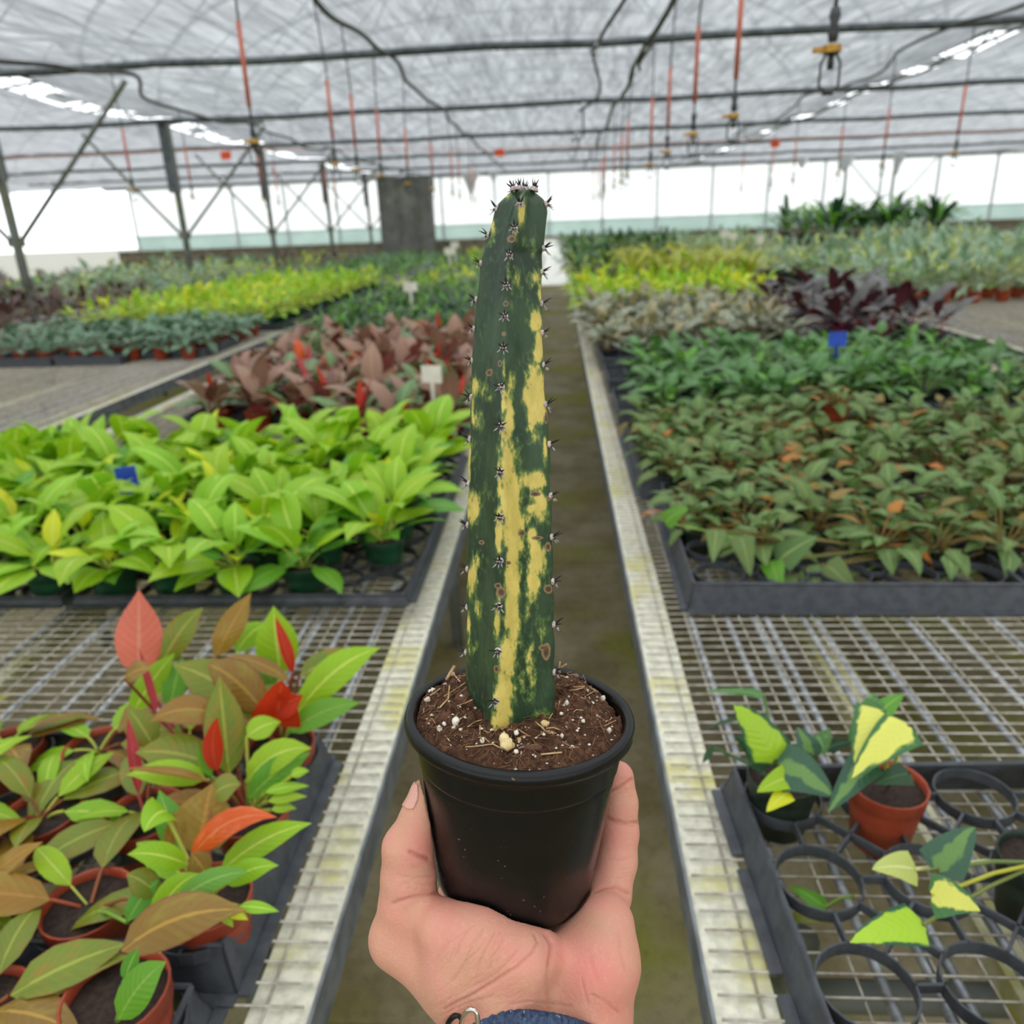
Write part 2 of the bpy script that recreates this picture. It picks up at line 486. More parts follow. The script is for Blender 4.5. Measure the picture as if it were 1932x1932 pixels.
FLAPM = mat('weathered_cloth_end', (196,200,200), (168,172,172), 6, 0.8)
for x, y, w_, h_ in ((-2.6, 25.6, 0.55, 0.75), (-1.9, 25.7, 0.3, 0.4), (8.3, 24.6, 0.6, 0.55), (7.2, 25.0, 0.4, 0.35), (9.6, 24.2, 0.35, 0.7)):   # torn ends of cloth hanging down
    b = MB(); vs = []
    for i in range(7):
        t = i / 6; u = x - w_ / 2 + w_ * t; d = h_ * (1 - abs(2 * t - 0.9)) ** 1.0
        vs += [(u, y + 0.03 * math.sin(i * 2), 3.0), (u + 0.02 * math.sin(i * 3), y + 0.05 * math.sin(i), 3.0 - max(0.02, d))]
    b.add(vs, [(2 * i, 2 * i + 1, 2 * i + 3, 2 * i + 2) for i in range(6)]); b.build('torn_flap', FLAPM, ceil)

# ------------------------------------------------------------------ posts with V braces under the left gutter, one pair at the right end
def post(x, y, label, h=2.98, brace=True, sleeve=True):
    t = thing('steel_post', label, 'post', (x, y, 0), group='posts under the gutters')
    b = MB(); b.tube([(0, 0, 0), (0, 0, h)], 0.045, 10); b.build('shaft', M_['post'], t)
    if sleeve:
        b = MB(); b.box((-0.085, -0.075, 2.1), (0.03, 0.075, h)); b.build('sleeve', M_['pipe'], t, False)
    if brace:
        for s in (-1, 1):
            b = MB(); b.tube([(0.03 * s, 0, 1.52), (s * 0.66, 0.1, 2.2), (s * 1.32, 0.2, 2.92)], 0.022, 7); b.build('brace', M_['post'], t)
            b = MB(); b.box((0.03 if s > 0 else -0.08, -0.02, 1.49), (0.08 if s > 0 else -0.03, 0.02, 1.57)); b.build('gusset', M_['post'], t, False)
for k, y in enumerate((7.8, 11.5, 15.15, 19.15, 23.3)):
    if k == 0: post(-5.35, y, 'grey steel post nearest the viewer in the row along the left gutter')
    else: post(-5.35, y, f'algae-stained steel post with V braces, {ORD[k]} of the row beyond the left aisle')
post(10.3, 26.2, 'dark steel post at the right end of the far wall behind the ferns', sleeve=False)
post(9.0, 26.6, 'thin post beside the dark one at the right end of far wall', brace=False, sleeve=False)

# ------------------------------------------------------------------ hoses and cables hung from the pipes
HOSES = {}
def hose_at(key, yy):
    x, z, sag, wob, ph, r = HOSES[key]; u = ((yy - 0.6) / 3.65) % 1.0
    return x + wob * math.sin(yy * 1.9 + ph) + 0.5 * wob * math.sin(yy * 4.1 + ph), z - sag * math.sin(PI * u) ** 2 + 0.01 * math.sin(yy * 5 + ph) - r * 0.6
def sagline(x, y0, y1, z, r, name, m, label, cat, sag=0.05, wob=0.03, ph=0.0):
    HOSES[x] = (x, z, sag, wob, ph, r)
    b = MB(); pts = []
    n = int((y1 - y0) / 0.12)
    for k in range(n + 1):
        yy = y0 + (y1 - y0) * k / n
        u = ((yy - 0.6) / 3.65) % 1.0
        pts.append((x + wob * math.sin(yy * 1.9 + ph) + 0.5 * wob * math.sin(yy * 4.1 + ph), yy, z - sag * math.sin(PI * u) ** 2 + 0.01 * math.sin(yy * 5 + ph)))
    b.tube(pts, r, 8)
    return tag(b.build(name, m), label, cat)
sagline(-1.46, 0.5, 26, 2.945, 0.017, 'irrigation_hose', M_['hose'], 'olive-black irrigation hose running under the ceiling left of the cactus top', 'hose', 0.05, 0.03)
sagline(0.79, 0.5, 26, 2.94, 0.022, 'irrigation_hose', M_['hose'], 'thick black irrigation hose under the ceiling right of the cactus', 'hose', 0.06, 0.012, 1)
b = MB(); b.tube([(0.79 + 0.05 * math.sin(q), 7.7 + 0.16 * math.cos(q), 2.86 + 0.1 * math.cos(q * 0.5)) for q in np.linspace(0.3, 5.6, 20)], 0.015, 8)
tag(b.build('hose_loop', M_['hose']), 'short loop of spare hose hanging below the nearest visible cross pipe', 'hose')
sagline(-3.95, 0.5, 26, 2.92, 0.016, 'irrigation_hose', M_['hose'], 'wavy dark hose sagging along the ceiling near the left gutter', 'hose', 0.16, 0.16, 0.6)
sagline(4.0, 0.5, 26, 2.96, 0.014, 'seam_cable', M_['cable'], 'dark cable along the bright open seam at the right', 'cable', 0.04, 0.03)
sagline(3.3, 0.5, 26, 2.93, 0.013, 'irrigation_hose', M_['hose'], 'thin dark hose near the bright open seam at the right', 'hose', 0.08, 0.06, 2)
cb = thing('clip_cable', 'slack black cable with white clips hung between the ceiling pipes', 'cable', (0, 0, 0))
b = MB(); pts = []
for k in range(90):
    yy = 3.5 + 15 * k / 89
    u = ((yy - 0.45) / 3.65) % 1.0
    pts.append((0.36 + 0.07 * math.sin(2 * PI * u) + 0.03 * math.sin(yy * 3), yy, 2.93 - 0.22 * math.sin(PI * u)))
b.tube(pts, 0.013, 7); b.build('cable', M_['cable'], cb)
for y in (7.6, 7.9, 11.2, 11.5, 14.9, 15.1):
    b = MB(); b.lathe([(0.0, -0.03), (0.018, -0.022), (0.022, 0), (0.018, 0.022), (0, 0.03)], 10, Matrix.Translation((0.37, y, 2.93)))
    b.build('clip', M_['insul'], cb)
# sprinkler drops: wire, red tube, brass weight and cage head
def drop(x, y, zh, label, big=True, dx=0.0, orange=True, ztop=2.94, hose=None):
    if hose is not None:
        hx_, ztop = hose_at(hose, y); dx = hx_ - x
    t = thing('hanging_sprinkler', label, 'sprinkler', (x, y, zh), group='sprinklers hanging from the hoses')
    b = MB(); b.tube([(0, 0, 0.10), (0.006, 0, 0.55), (dx, 0, ztop - zh)], 0.0055, 5); b.build('drop_line', M_['hose'], t)
    if orange:
        b = MB(); b.tube([(0, 0, 0.15), (0.004, 0, 0.50)], 0.011, 8); b.build('tube_weight', M_['orange'], t)
    b = MB(); b.lathe([(0.0, 0.1), (0.012, 0.1), (0.016, 0.08), (0.010, 0.06), (0.015, 0.04), (0.012, 0.02), (0.0, 0.02)], 8); b.build('valve_body', M_['head'], t)
    b = MB(); b.lathe([(0, 0.012), (0.026, 0.012), (0.026, -0.006), (0, -0.006)], 8)
    b.box((-0.05, -0.008, -0.004), (0.02, 0.008, 0.008)); b.build('collar', M_['brass'], t, False)
    b = MB()
    for s in (-1, 1):
        b.tube([(s * 0.012, 0, -0.005), (s * 0.026, 0, -0.03), (s * 0.026, 0, -0.085), (0.0, 0, -0.1)], 0.004, 5)
    b.lathe([(0, -0.094), (0.016, -0.094), (0.016, -0.106), (0, -0.106)], 8); b.tube([(0, 0, -0.005), (0, 0, -0.045)], 0.009, 6)
    b.build('cage', M_['head'], t)
YR = [2.42, 3.86, 4.6, 5.75, 7.1, 8.5, 9.9, 11.3, 12.7, 14.1, 15.6, 17.0]
for k, y in enumerate(YR):
    drop(hose_at(0.79, y)[0] - 0.03 + 0.03 * math.sin(k * 2.1), y, 1.95, hose=0.79, label= f'{ORD[k+1]} hanging sprinkler from the viewer on the hose right of the cactus', orange=k != 0)
YL = [4.0, 5.55, 6.15, 7.0, 8.4, 9.8, 11.2, 12.6, 14.0, 15.4]
for k, y in enumerate(YL):
    drop(hose_at(-1.46, y)[0] + 0.03 * math.sin(k * 1.3), y, 1.95, hose=-1.46, label= f'{ORD[k+1]} hanging sprinkler from the viewer on the hose left of the cactus')
for k, y in enumerate((7.4, 9.1, 10.6, 12.1, 13.6, 15.2)):
    drop(hose_at(-3.95, y)[0], y, 1.95, hose=-3.95, label= f'{ORD[k+1]} hanging sprinkler from the viewer along the hose by the left gutter')
for k, y in enumerate((7.2, 8.6, 10.1, 11.6, 13.2, 14.8)):
    drop(hose_at(3.3, y)[0], y, 1.95, hose=3.3, label= f'{ORD[k+1]} hanging sprinkler from the viewer along the thin hose at the right')
b = MB(); b.tube([(-11, 13.5, 2.84), (-5.7, 14.4, 2.9), (-1.1, 16.3, 2.86), (4.3, 17.1, 2.9), (12, 17.6, 2.86)], 0.008, 5)
tag(b.build('orange_twine', M_['twine']), 'thin orange twine strung across under the far ceiling', 'twine')
for (x, y), tx in (((-1.08, 16.3), 'orange tag on the twine just above the cactus, in the middle'), ((-5.72, 14.4), 'orange tag on the twine by the posts at the left'), ((4.35, 17.1), 'orange tag on the twine near the bright seam at the right')):
    b = MB(); b.box((-0.09, -0.004, -0.13), (0.09, 0.004, 0.0)); o = b.build('marker_tag', M_['tagorange'], smooth=False, loc=(x, y, 2.87)); tag(o, tx, 'tag')
# ------------------------------------------------------------------ rolling benches of welded wire
ZB = 0.77
def bench(label, x0, x1, y0, y1, aisle, detail, y_ind, y_st, tubes=()):
    """aisle: +1 the broad pale rail is at x1, -1 at x0"""
    t = thing('mesh_bench', label, 'bench', ((x0 + x1) / 2, y0, 0), group=None)
    ox, oy = (x0 + x1) / 2, y0
    for sx, xx in ((-1, x0), (1, x1)):
        b = MB(); b.box((min(xx, xx - sx * 0.068) - ox, 0, ZB - 0.012), (max(xx, xx - sx * 0.068) - ox, y1 - y0, ZB - 0.005)); b.build('rail_top', M_['rail'], t, False)
        b = MB(); b.box((min(xx, xx + sx * 0.004) - ox, 0, ZB - 0.06), (max(xx, xx + sx * 0.004) - ox, y1 - y0, ZB - 0.002)); b.build('rail_side', M_['railside'], t, False)
    for yy in (0, y1 - y0):
        b = MB(); b.box((x0 - ox, yy - 0.02, ZB - 0.05), (x1 - ox, yy + 0.02, ZB - 0.006)); b.build('end_rail', M_['railside'], t, False)
    # cross rods 26.5 mm apart
    L = x1 - x0 - 0.012
    seg = [(-L / 2 + L * k / 10, 0, 0.0006 * math.sin(k * 1.7)) for k in range(11)]
    b = MB(); b.tube(seg, 0.0016, 6); rod = b.mesh('cross_rod', M_['rod'])
    rng = random.Random(int(abs(x0) * 100))
    y = 0.03; st = MB()
    while y0 + y < y_st:
        if y0 + y < y_ind:
            inst(rod, 'cross_rod', t, loc=(rng.uniform(-.002, .002), y + rng.uniform(-.0012, .0012), ZB + 0.001))
        else:
            st.tube([(-L / 2, y, ZB), (L / 2, y, ZB)], 0.0016, 3, False)
        y += 0.0265
    if st.v: st.build('rear_cross_rods', M_['rod'], t, kind='stuff')
    # wires along the bench
    xw = 0.05; wire = MB(); wire.tube([(0, 0.01, 0), (0, y1 - y0 - 0.01, 0)], 0.0016, 6); wme = wire.mesh('long_wire', M_['rod'])
    n = 0
    while xw < x1 - x0 - 0.03:
        xx = (x1 - xw) if aisle > 0 else (x0 + xw)
        inst(wme, 'long_wire', t, loc=(xx - ox, 0, ZB - 0.003))
        n += 1
        xw += (0.037, 0.052, 0.058, 0.052)[n % 4]
    tb = MB(); tb.tube([(0, 0.03, 0), (0, y1 - y0 - 0.03, 0)], 0.0062, 8); tme = tb.mesh('support_tube', M_['tube'])
    for q in tubes:
        xx = (x1 - q) if aisle > 0 else (x0 + q)
        inst(tme, 'support_tube', t, loc=(xx - ox, 0, ZB - 0.012))
    bm_ = MB(); bm_.box((-0.03, 0.05, -0.04), (0.03, y1 - y0 - 0.05, 0.0)); bme = bm_.mesh('under_beam', M_['beam'], False)
    for q in (0.41, 0.95, 1.45):
        if q < x1 - x0 - 0.1:
            xx = (x1 - q) if aisle > 0 else (x0 + q)
            inst(bme, 'under_beam', t, loc=(xx - ox, 0, ZB - 0.10))
    lg = MB(); lg.tube([(0, 0, 0), (0, 0, ZB - 0.06)], 0.022, 10); lme = lg.mesh('leg', M_['post'])
    cr = MB(); cr.tube([(-L / 2 + 0.1, 0, ZB - 0.16), (L / 2 - 0.1, 0, ZB - 0.16)], 0.02, 8); cme = cr.mesh('cross_bar', M_['post'])
    y = 0.5
    while y < y1 - y0:
        for sx in (-1, 1): inst(lme, 'leg', t, loc=(sx * (L / 2 - 0.13), y, 0))
        inst(cme, 'cross_bar', t, loc=(0, y, 0))
        y += 1.9
    # rivets of the aisle rail
    rv = MB(); rv.lathe([(0.0, 0.004), (0.004, 0.003), (0.006, 0.0)], 8); rme = rv.mesh('rivet', M_['rail'])
    xe = (x1 - 0.035) if aisle > 0 else (x0 + 0.035)
    for k in range(8): inst(rme, 'rivet', t, loc=(xe - ox, 0.13 + 0.62 * k, ZB - 0.005))
    return t
TU = (0.115, 0.19, 0.245, 0.27, 0.345, 0.37, 0.445, 0.55, 0.62, 0.72, 0.85, 1.0, 1.15, 1.3)
bench('galvanised wire-mesh bench along the left side of the aisle', -1.97, -0.275, 0.22, 19.7, 1, 1, 4.2, 9.0, TU)
bench('galvanised wire-mesh bench along the right side of the aisle', 0.153, 2.24, 0.22, 19.7, -1, 1, 4.2, 9.0, TU)
bench('wire-mesh bench beyond the left one, pots of silver foliage at its front', -4.22, -2.25, 1.5, 19.7, 1, 0, 6.6, 9.5, TU[:8])
bench('narrow wire-mesh bench at the left just in front of the posts', -5.22, -4.5, 3.0, 20.5, 1, 0, 3.0, 7.5, TU[:4])
bench('farther wire-mesh bench at the left standing behind the posts', -6.9, -5.5, 3.0, 20.5, 1, 0, 3.0, 7.5, TU[:4])
bench('wire-mesh bench at the far right with tall silver plants', 2.6, 4.7, 2.0, 20.5, -1, 0, 2.0, 7.5, TU[:4])
bench('wire-mesh bench beyond the posts at the far left under pale foliage', -9.4, -7.0, 5.0, 21.5, 1, 0, 5.0, 5.1)
bench('last wire-mesh bench at the right carrying the dark ferns', 5.1, 8.4, 5.0, 22.5, -1, 0, 5.0, 5.1)

# ------------------------------------------------------------------ plastic carrying trays
def ring_me(r, h, m, n=24, th=0.0022):
    b = MB(); b.lathe([(r, -h), (r, 0), (r + th, 0), (r + th, -h)], n, close=True)
    return b.mesh('ring', m, False)
def ring_tray(label, x, y, nx, ny, sp, h, m, rz=0.0, side_h=None, lip=0.012, notch=False, ind=True, r=None, spy=None, mg=None):
    """web of rings and struts inside sloping side panels; (x, y) is the corner, x to the right, y away"""
    t = thing('pot_tray', label, 'tray', (x, y, ZB + 0.003), rz)
    spy = spy or sp; r = r or sp * 0.385; mg = mg or sp / 2 + 0.01; W = (nx - 1) * sp + 2 * mg; D = (ny - 1) * spy + 2 * mg
    sh = side_h if side_h is not None else h
    sl = 0.012
    def panel(p, q, out):
        b = MB(); p, q, out = Vector(p), Vector(q), Vector(out)
        z0 = Vector((0, 0, h - sh)); z1 = Vector((0, 0, h))
        dd = (q - p).normalized() * sl; i0, i1 = p - out * sl + dd, q - out * sl - dd
        th = out * 0.003
        vs = [p + z0, q + z0, i1 + z1, i0 + z1, p + z0 - th, q + z0 - th, i1 + z1 - th, i0 + z1 - th]
        b.add(vs, [(0,1,2,3),(5,4,7,6),(3,2,6,7),(1,0,4,5),(0,3,7,4),(2,1,5,6)])
        d = (q - p).normalized(); L = (q - p).length
        # foot flange with stepped notches
        segs = [(0, 0.3), (0.36, 0.72), (0.78, 1.0)] if notch else [(0, 1)]
        for s0, s1 in segs:
            a, c = p + d * L * s0, p + d * L * s1
            w = out * 0.014
            b.add([a + z0, c + z0, c + w + z0, a + w + z0, a + z0 + Vector((0,0,.004)), c + z0 + Vector((0,0,.004)), c + w + z0 + Vector((0,0,.003)), a + w + z0 + Vector((0,0,.003))],
                  [(3,2,1,0),(4,5,6,7),(0,1,5,4),(1,2,6,5),(2,3,7,6),(3,0,4,7)])
        # rolled top lip
        b.tube([i0 + z1, i1 + z1], 0.0035, 6)
        b.build('side_panel', m, t, False)
    panel((0,0,0), (W,0,0), (0,-1,0)); panel((W,0,0), (W,D,0), (1,0,0)); panel((W,D,0), (0,D,0), (0,1,0)); panel((0,D,0), (0,0,0), (-1,0,0))
    rm = ring_me(r, 0.016, m)
    c = lambda i, j: Vector((mg + sp * i, mg + spy * j, h - 0.004))
    rings = MB()
    sm = MB()
    def strut(p, q):
        d = (q - p).normalized(); n = Vector((-d.y, d.x, 0)) * 0.0016
        b = MB() if ind else sm
        b.add([p - n, q - n, q + n, p + n, p - n + Vector((0,0,-.011)), q - n + Vector((0,0,-.011)), q + n + Vector((0,0,-.011)), p + n + Vector((0,0,-.011))],
              [(0,1,2,3),(7,6,5,4),(1,0,4,5),(2,1,5,6),(3,2,6,7),(0,3,7,4)])
        if ind: b.build('strut', m, t, False)
    for i in range(nx):
        for j in range(ny):
            q = c(i, j)
            if ind: inst(rm, 'ring', t, loc=q)
            else: rings.lathe([(r, -0.016), (r, 0), (r + .0022, 0), (r + .0022, -0.016)], 16, Matrix.Translation(q), close=True)
            for dx, dy in ((1,0),(0,1),(1,1),(-1,1)):
                if 0 <= i + dx < nx and 0 <= j + dy < ny:
                    e = c(i + dx, j + dy); d = (e - q).normalized()
                    strut(q + d * r, e - d * r)
            for dx, dy, lim in ((-1,0,i == 0),(1,0,i == nx-1),(0,-1,j == 0),(0,1,j == ny-1)):
                if lim:
                    d = Vector((dx, dy, 0)); strut(q + d * r, q + d * (mg - 0.012))
    if not ind:
        rings.build('ring_web', m, t, False, kind='stuff'); sm.build('strut_web', m, t, False, kind='stuff')
    return t
def cell_tray(label, x, y, W, D, h, m, rz=0.0, nx=6, ny=12, up=True):
    """propagation tray: four walls, folded rim, grid of square cells"""
    t = thing('cell_tray', label, 'tray', (x, y, ZB + 0.003), rz)
    for a, b_ in (((0,0,0),(W,0.004,h)), ((0,D-0.004,0),(W,D,h)), ((0,0.004,0),(0.004,D-0.004,h)), ((W-0.004,0.004,0),(W,D-0.004,h))):
        b = MB(); b.box(a, b_); b.build('side_panel', m, t, False)
    b = MB(); b.tube([(0,0,h),(W,0,h),(W,D,h),(0,D,h),(0,0,h)], 0.006, 6); b.build('rim', m, t)
    b = MB()
    for i in range(1, nx): b.box((W*i/nx - 0.003, 0.004, 0.004), (W*i/nx + 0.003, D - 0.004, h - 0.012))
    for j in range(1, ny): b.box((0.004, D*j/ny - 0.003, 0.004), (W - 0.004, D*j/ny + 0.003, h - 0.013))
    b.build('cell_grid', m, t, False, kind='stuff')
    b = MB(); b.box((0.004, 0.004, 0.0), (W - 0.004, D - 0.004, 0.004)); b.build('base', M_['trayblack'], t, False)
    return t
# ------------------------------------------------------------------ leaves
def wprof(shape, t):
    if shape == 'ovate':  return (max(0.0, math.sin(PI * min(1, t ** 0.8)))) ** (0.68 + 0.5 * t * t)
    if shape == 'lance':  return (math.sin(PI * min(1, t ** 0.75))) ** 0.95
    if shape == 'heart':  return min(1.0, (t * 7 + 0.25)) * max(0.0, 1 - t) ** 0.72 * 1.12
    if shape == 'strap':  return min(1.0, 0.55 + t * 2) * (1 - t ** 3) ** 0.8
    return math.sin(PI * t)
def blade(mb, mid, nrm, W, shape, fold=0.35, across=5, twist=0.0, wav=0.0, ph=0.0, v0=0.0):
    """leaf blade along the points mid with surface normals nrm"""
    n = len(mid); vs, uv, fs = [], [], []
    us = [-1 + 2 * k / (across - 1) for k in range(across)]
    for i, p in enumerate(mid):
        t = i / (n - 1)
        T = (mid[min(i+1, n-1)] - mid[max(i-1, 0)]).normalized()
        nn = nrm[i]; nn = (nn - T * nn.dot(T)).normalized()
        sd = T.cross(nn)
        if twist:
            R = Matrix.Rotation(twist * t, 3, T); sd = R @ sd; nn = R @ nn
        ww = max(0.0, wprof(shape, t)) * W / 2
        for u in us:
            f = fold * (1 - 0.4 * t)
            back = -T * (ww * 0.55 * abs(u) * max(0, 1 - t * 5)) if shape == 'heart' else Vector()
            off = nn * (ww * abs(u) * math.sin(f) - ww * 0.22 * u * u + wav * W * math.sin(t * 9 + ph + (1.2 if u > 0 else 0)) * abs(u) ** 2 * (1 - t) * min(1, t * 5))
            vs.append(p + sd * (u * ww * math.cos(f)) + off + back)
            uv.append((0.5 + 0.5 * u, t))
    for i in range(n - 1):
        for k in range(across - 1):
            a = i * across + k
            fs.append((a, a + 1, a + across + 1, a + across))
    mb.add(vs, fs, uv)
def stalk(mb, pts, r, n=4):
    m = len(mb.v); mb.tube(pts, r, n, False)
    for i in range(m, len(mb.v)): mb.uv[i] = (0.5, -0.5)
def leaf_mesh(name, mt, L, W, shape, a0, a1, pl, pa, fold=0.35, nseg=7, across=5, pr=0.0022, wav=0.04, seed=0, into=None, X=None):
    """leaf growing from the origin along +X: petiole at elevation pa, blade bending from a0 to a1 (degrees)"""
    mb = MB(); rg = random.Random(seed)
    p = Vector(); pts = [p.copy()]
    for k in range(3):
        a = math.radians(pa + (a0 - pa) * k / 3)
        p = p + Vector((math.cos(a), 0, math.sin(a))) * pl / 3; pts.append(p.copy())
    if pl > 0.004: stalk(mb, pts, pr, 4)
    mid, nr = [], []
    for k in range(nseg + 1):
        t = k / nseg; a = math.radians(a0 + (a1 - a0) * t ** 1.2)
        mid.append(p.copy()); nr.append(Vector((-math.sin(a), 0, math.cos(a))))
        p = p + Vector((math.cos(a), 0, math.sin(a))) * L / nseg
    blade(mb, mid, nr, W, shape, fold, across, 0.0, wav, rg.uniform(0, 6))
    if into is not None:
        into.add([X @ Vector(v) for v in mb.v], mb.f, mb.uv)
        return None
    return mb.mesh(name, mt)

LM = {}
LM['lime'] = leafmat('lime_leaf', (170,208,34), (134,186,40), vein=(216,232,110), petiole=(206,214,96), trans=0.35, var=0.14)
LM['limeyellow'] = leafmat('yellow_lime_leaf', (226,226,34), (206,222,40), vein=(236,238,120), trans=0.35, var=0.1)
LM['limedeep'] = leafmat('mid_green_leaf', (116,174,44), (88,150,48), vein=(150,190,80), trans=0.3, var=0.16)
LM['olive'] = leafmat('olive_leaf', (134,146,40), (110,130,44), vein=(172,178,74), edge=(142,84,52), petiole=(160,96,64), trans=0.28, var=0.16, edge_w=0.93, rough=0.3, patch=(158,124,48), patch_lo=0.45, patch_hi=0.8)
LM['bronze'] = leafmat('bronze_leaf', (156,114,46), (134,104,44), vein=(190,150,66), edge=(126,70,52), petiole=(150,80,60), trans=0.25, var=0.14, rough=0.3, patch=(150,136,52), patch_lo=0.45, patch_hi=0.8)
LM['ochre'] = leafmat('ochre_leaf', (172,118,36), (150,118,44), vein=(190,140,60), petiole=(180,90,60), trans=0.3, var=0.1, rough=0.3, patch=(160,140,56), patch_lo=0.42, patch_hi=0.8)
LM['orange'] = leafmat('orange_leaf', (232,104,44), (224,86,38), vein=(240,140,90), petiole=(190,70,60), trans=0.35, var=0.08, rough=0.3, patch=(240,150,96), patch_lo=0.5, patch_hi=0.85)
LM['coral'] = leafmat('coral_leaf', (236,128,104), (230,116,98), vein=(244,160,132), petiole=(196,70,80), trans=0.35, var=0.06)
LM['red'] = leafmat('red_leaf', (206,58,24), (190,48,26), vein=(216,90,50), petiole=(170,40,50), trans=0.35, var=0.1)
LM['pink'] = leafmat('pink_red_leaf', (198,74,80), (186,58,66), vein=(214,110,110), trans=0.3, var=0.08)
LM['burg'] = leafmat('burgundy_leaf', (126,84,70), (138,104,84), vein=(160,114,94), petiole=(150,40,52), back=(140,76,68), rough=0.26, trans=0.2, var=0.2)
LM['burgbrown'] = leafmat('brown_leaf', (166,128,106), (136,104,80), vein=(182,140,116), petiole=(150,50,54), rough=0.28, trans=0.2, var=0.16)
LM['greygreen'] = leafmat('grey_green_leaf', (116,144,90), (92,124,72), vein=(160,182,124), petiole=(150,66,60), rough=0.3, trans=0.25, var=0.18)
LM['heart'] = leafmat('velvet_green_leaf', (112,138,70), (92,124,70), vein=(160,178,100), petiole=(140,124,66), rough=0.5, trans=0.25, var=0.2, patch=(122,118,58), patch_lo=0.55, patch_hi=0.75)
LM['heartbronze'] = leafmat('bronze_heart_leaf', (132,124,62), (138,112,56), vein=(166,148,86), petiole=(146,118,66), rough=0.5, trans=0.25, var=0.18)
LM['heartorange'] = leafmat('orange_heart_leaf', (196,116,38), (180,130,50), vein=(206,150,80), petiole=(190,130,84), trans=0.3, var=0.1)
LM['green'] = leafmat('green_heart_leaf', (84,132,58), (72,116,58), vein=(130,174,104), petiole=(130,166,90), rough=0.33, trans=0.25, var=0.2, patch=(128,168,116), patch_lo=0.52, patch_hi=0.8)
LM['greenlight'] = leafmat('fresh_green_leaf', (112,166,52), (92,150,56), vein=(160,200,96), trans=0.3, var=0.14)
LM['silver'] = leafmat('silver_leaf', (150,156,132), (128,136,102), vein=(98,104,66), petiole=(150,128,84), rough=0.32, trans=0.15, var=0.2, patch=(182,188,174), patch_lo=0.5, patch_hi=0.66)
LM['silverbronze'] = leafmat('silver_bronze_leaf', (134,130,84), (142,128,84), vein=(98,92,56), rough=0.35, trans=0.15, var=0.2, patch=(188,188,162), patch_lo=0.5, patch_hi=0.66)
LM['bluegreen'] = leafmat('silvery_green_leaf', (92,130,96), (74,112,82), vein=(150,178,144), rough=0.3, trans=0.2, var=0.2, patch=(140,166,136), patch_lo=0.5, patch_hi=0.7)
LM['darkburg'] = leafmat('dark_metallic_leaf', (76,74,74), (98,98,96), vein=(112,76,78), petiole=(140,30,50), back=(88,44,48), rough=0.22, trans=0.1, var=0.2, patch=(120,120,122), patch_lo=0.55, patch_hi=0.75)
LM['sage'] = leafmat('pale_sage_leaf', (132,164,128), (112,146,110), vein=(190,206,176), rough=0.3, trans=0.25, var=0.2, patch=(206,216,194), patch_lo=0.5, patch_hi=0.72)
LM['dark'] = leafmat('dark_green_leaf', (44,84,46), (36,68,44), vein=(80,120,74), rough=0.3, trans=0.2, var=0.2)
LM['darkred'] = leafmat('dark_red_brown_leaf', (68,52,46), (84,56,48), vein=(110,70,60), rough=0.35, trans=0.15, var=0.2)
LM['paleyellow'] = leafmat('pale_yellow_leaf', (212,214,128), (186,198,104), vein=(230,230,160), trans=0.3, var=0.14)
LM['strap'] = leafmat('yellow_strap_leaf', (186,184,52), (150,164,56), vein=(206,200,96), trans=0.3, var=0.16)
LM['variegated'] = leafmat('variegated_leaf', (52,100,62), (44,92,60), vein=None, center=(172,210,54), petiole=(140,150,80), rough=0.3, trans=0.25, var=0.06, veins=0.12, clo=0.72)
LM['varyellow'] = leafmat('yellow_variegated_leaf', (72,122,64), (60,110,62), center=(226,226,104), petiole=(200,200,70), rough=0.3, trans=0.25, var=0.05, veins=0.1, clo=0.62)
LM['vardark'] = leafmat('dark_variegated_leaf', (56,94,68), (48,86,64), center=(104,142,72), petiole=(120,140,80), rough=0.28, trans=0.2, var=0.06, veins=0.12, clo=0.3)

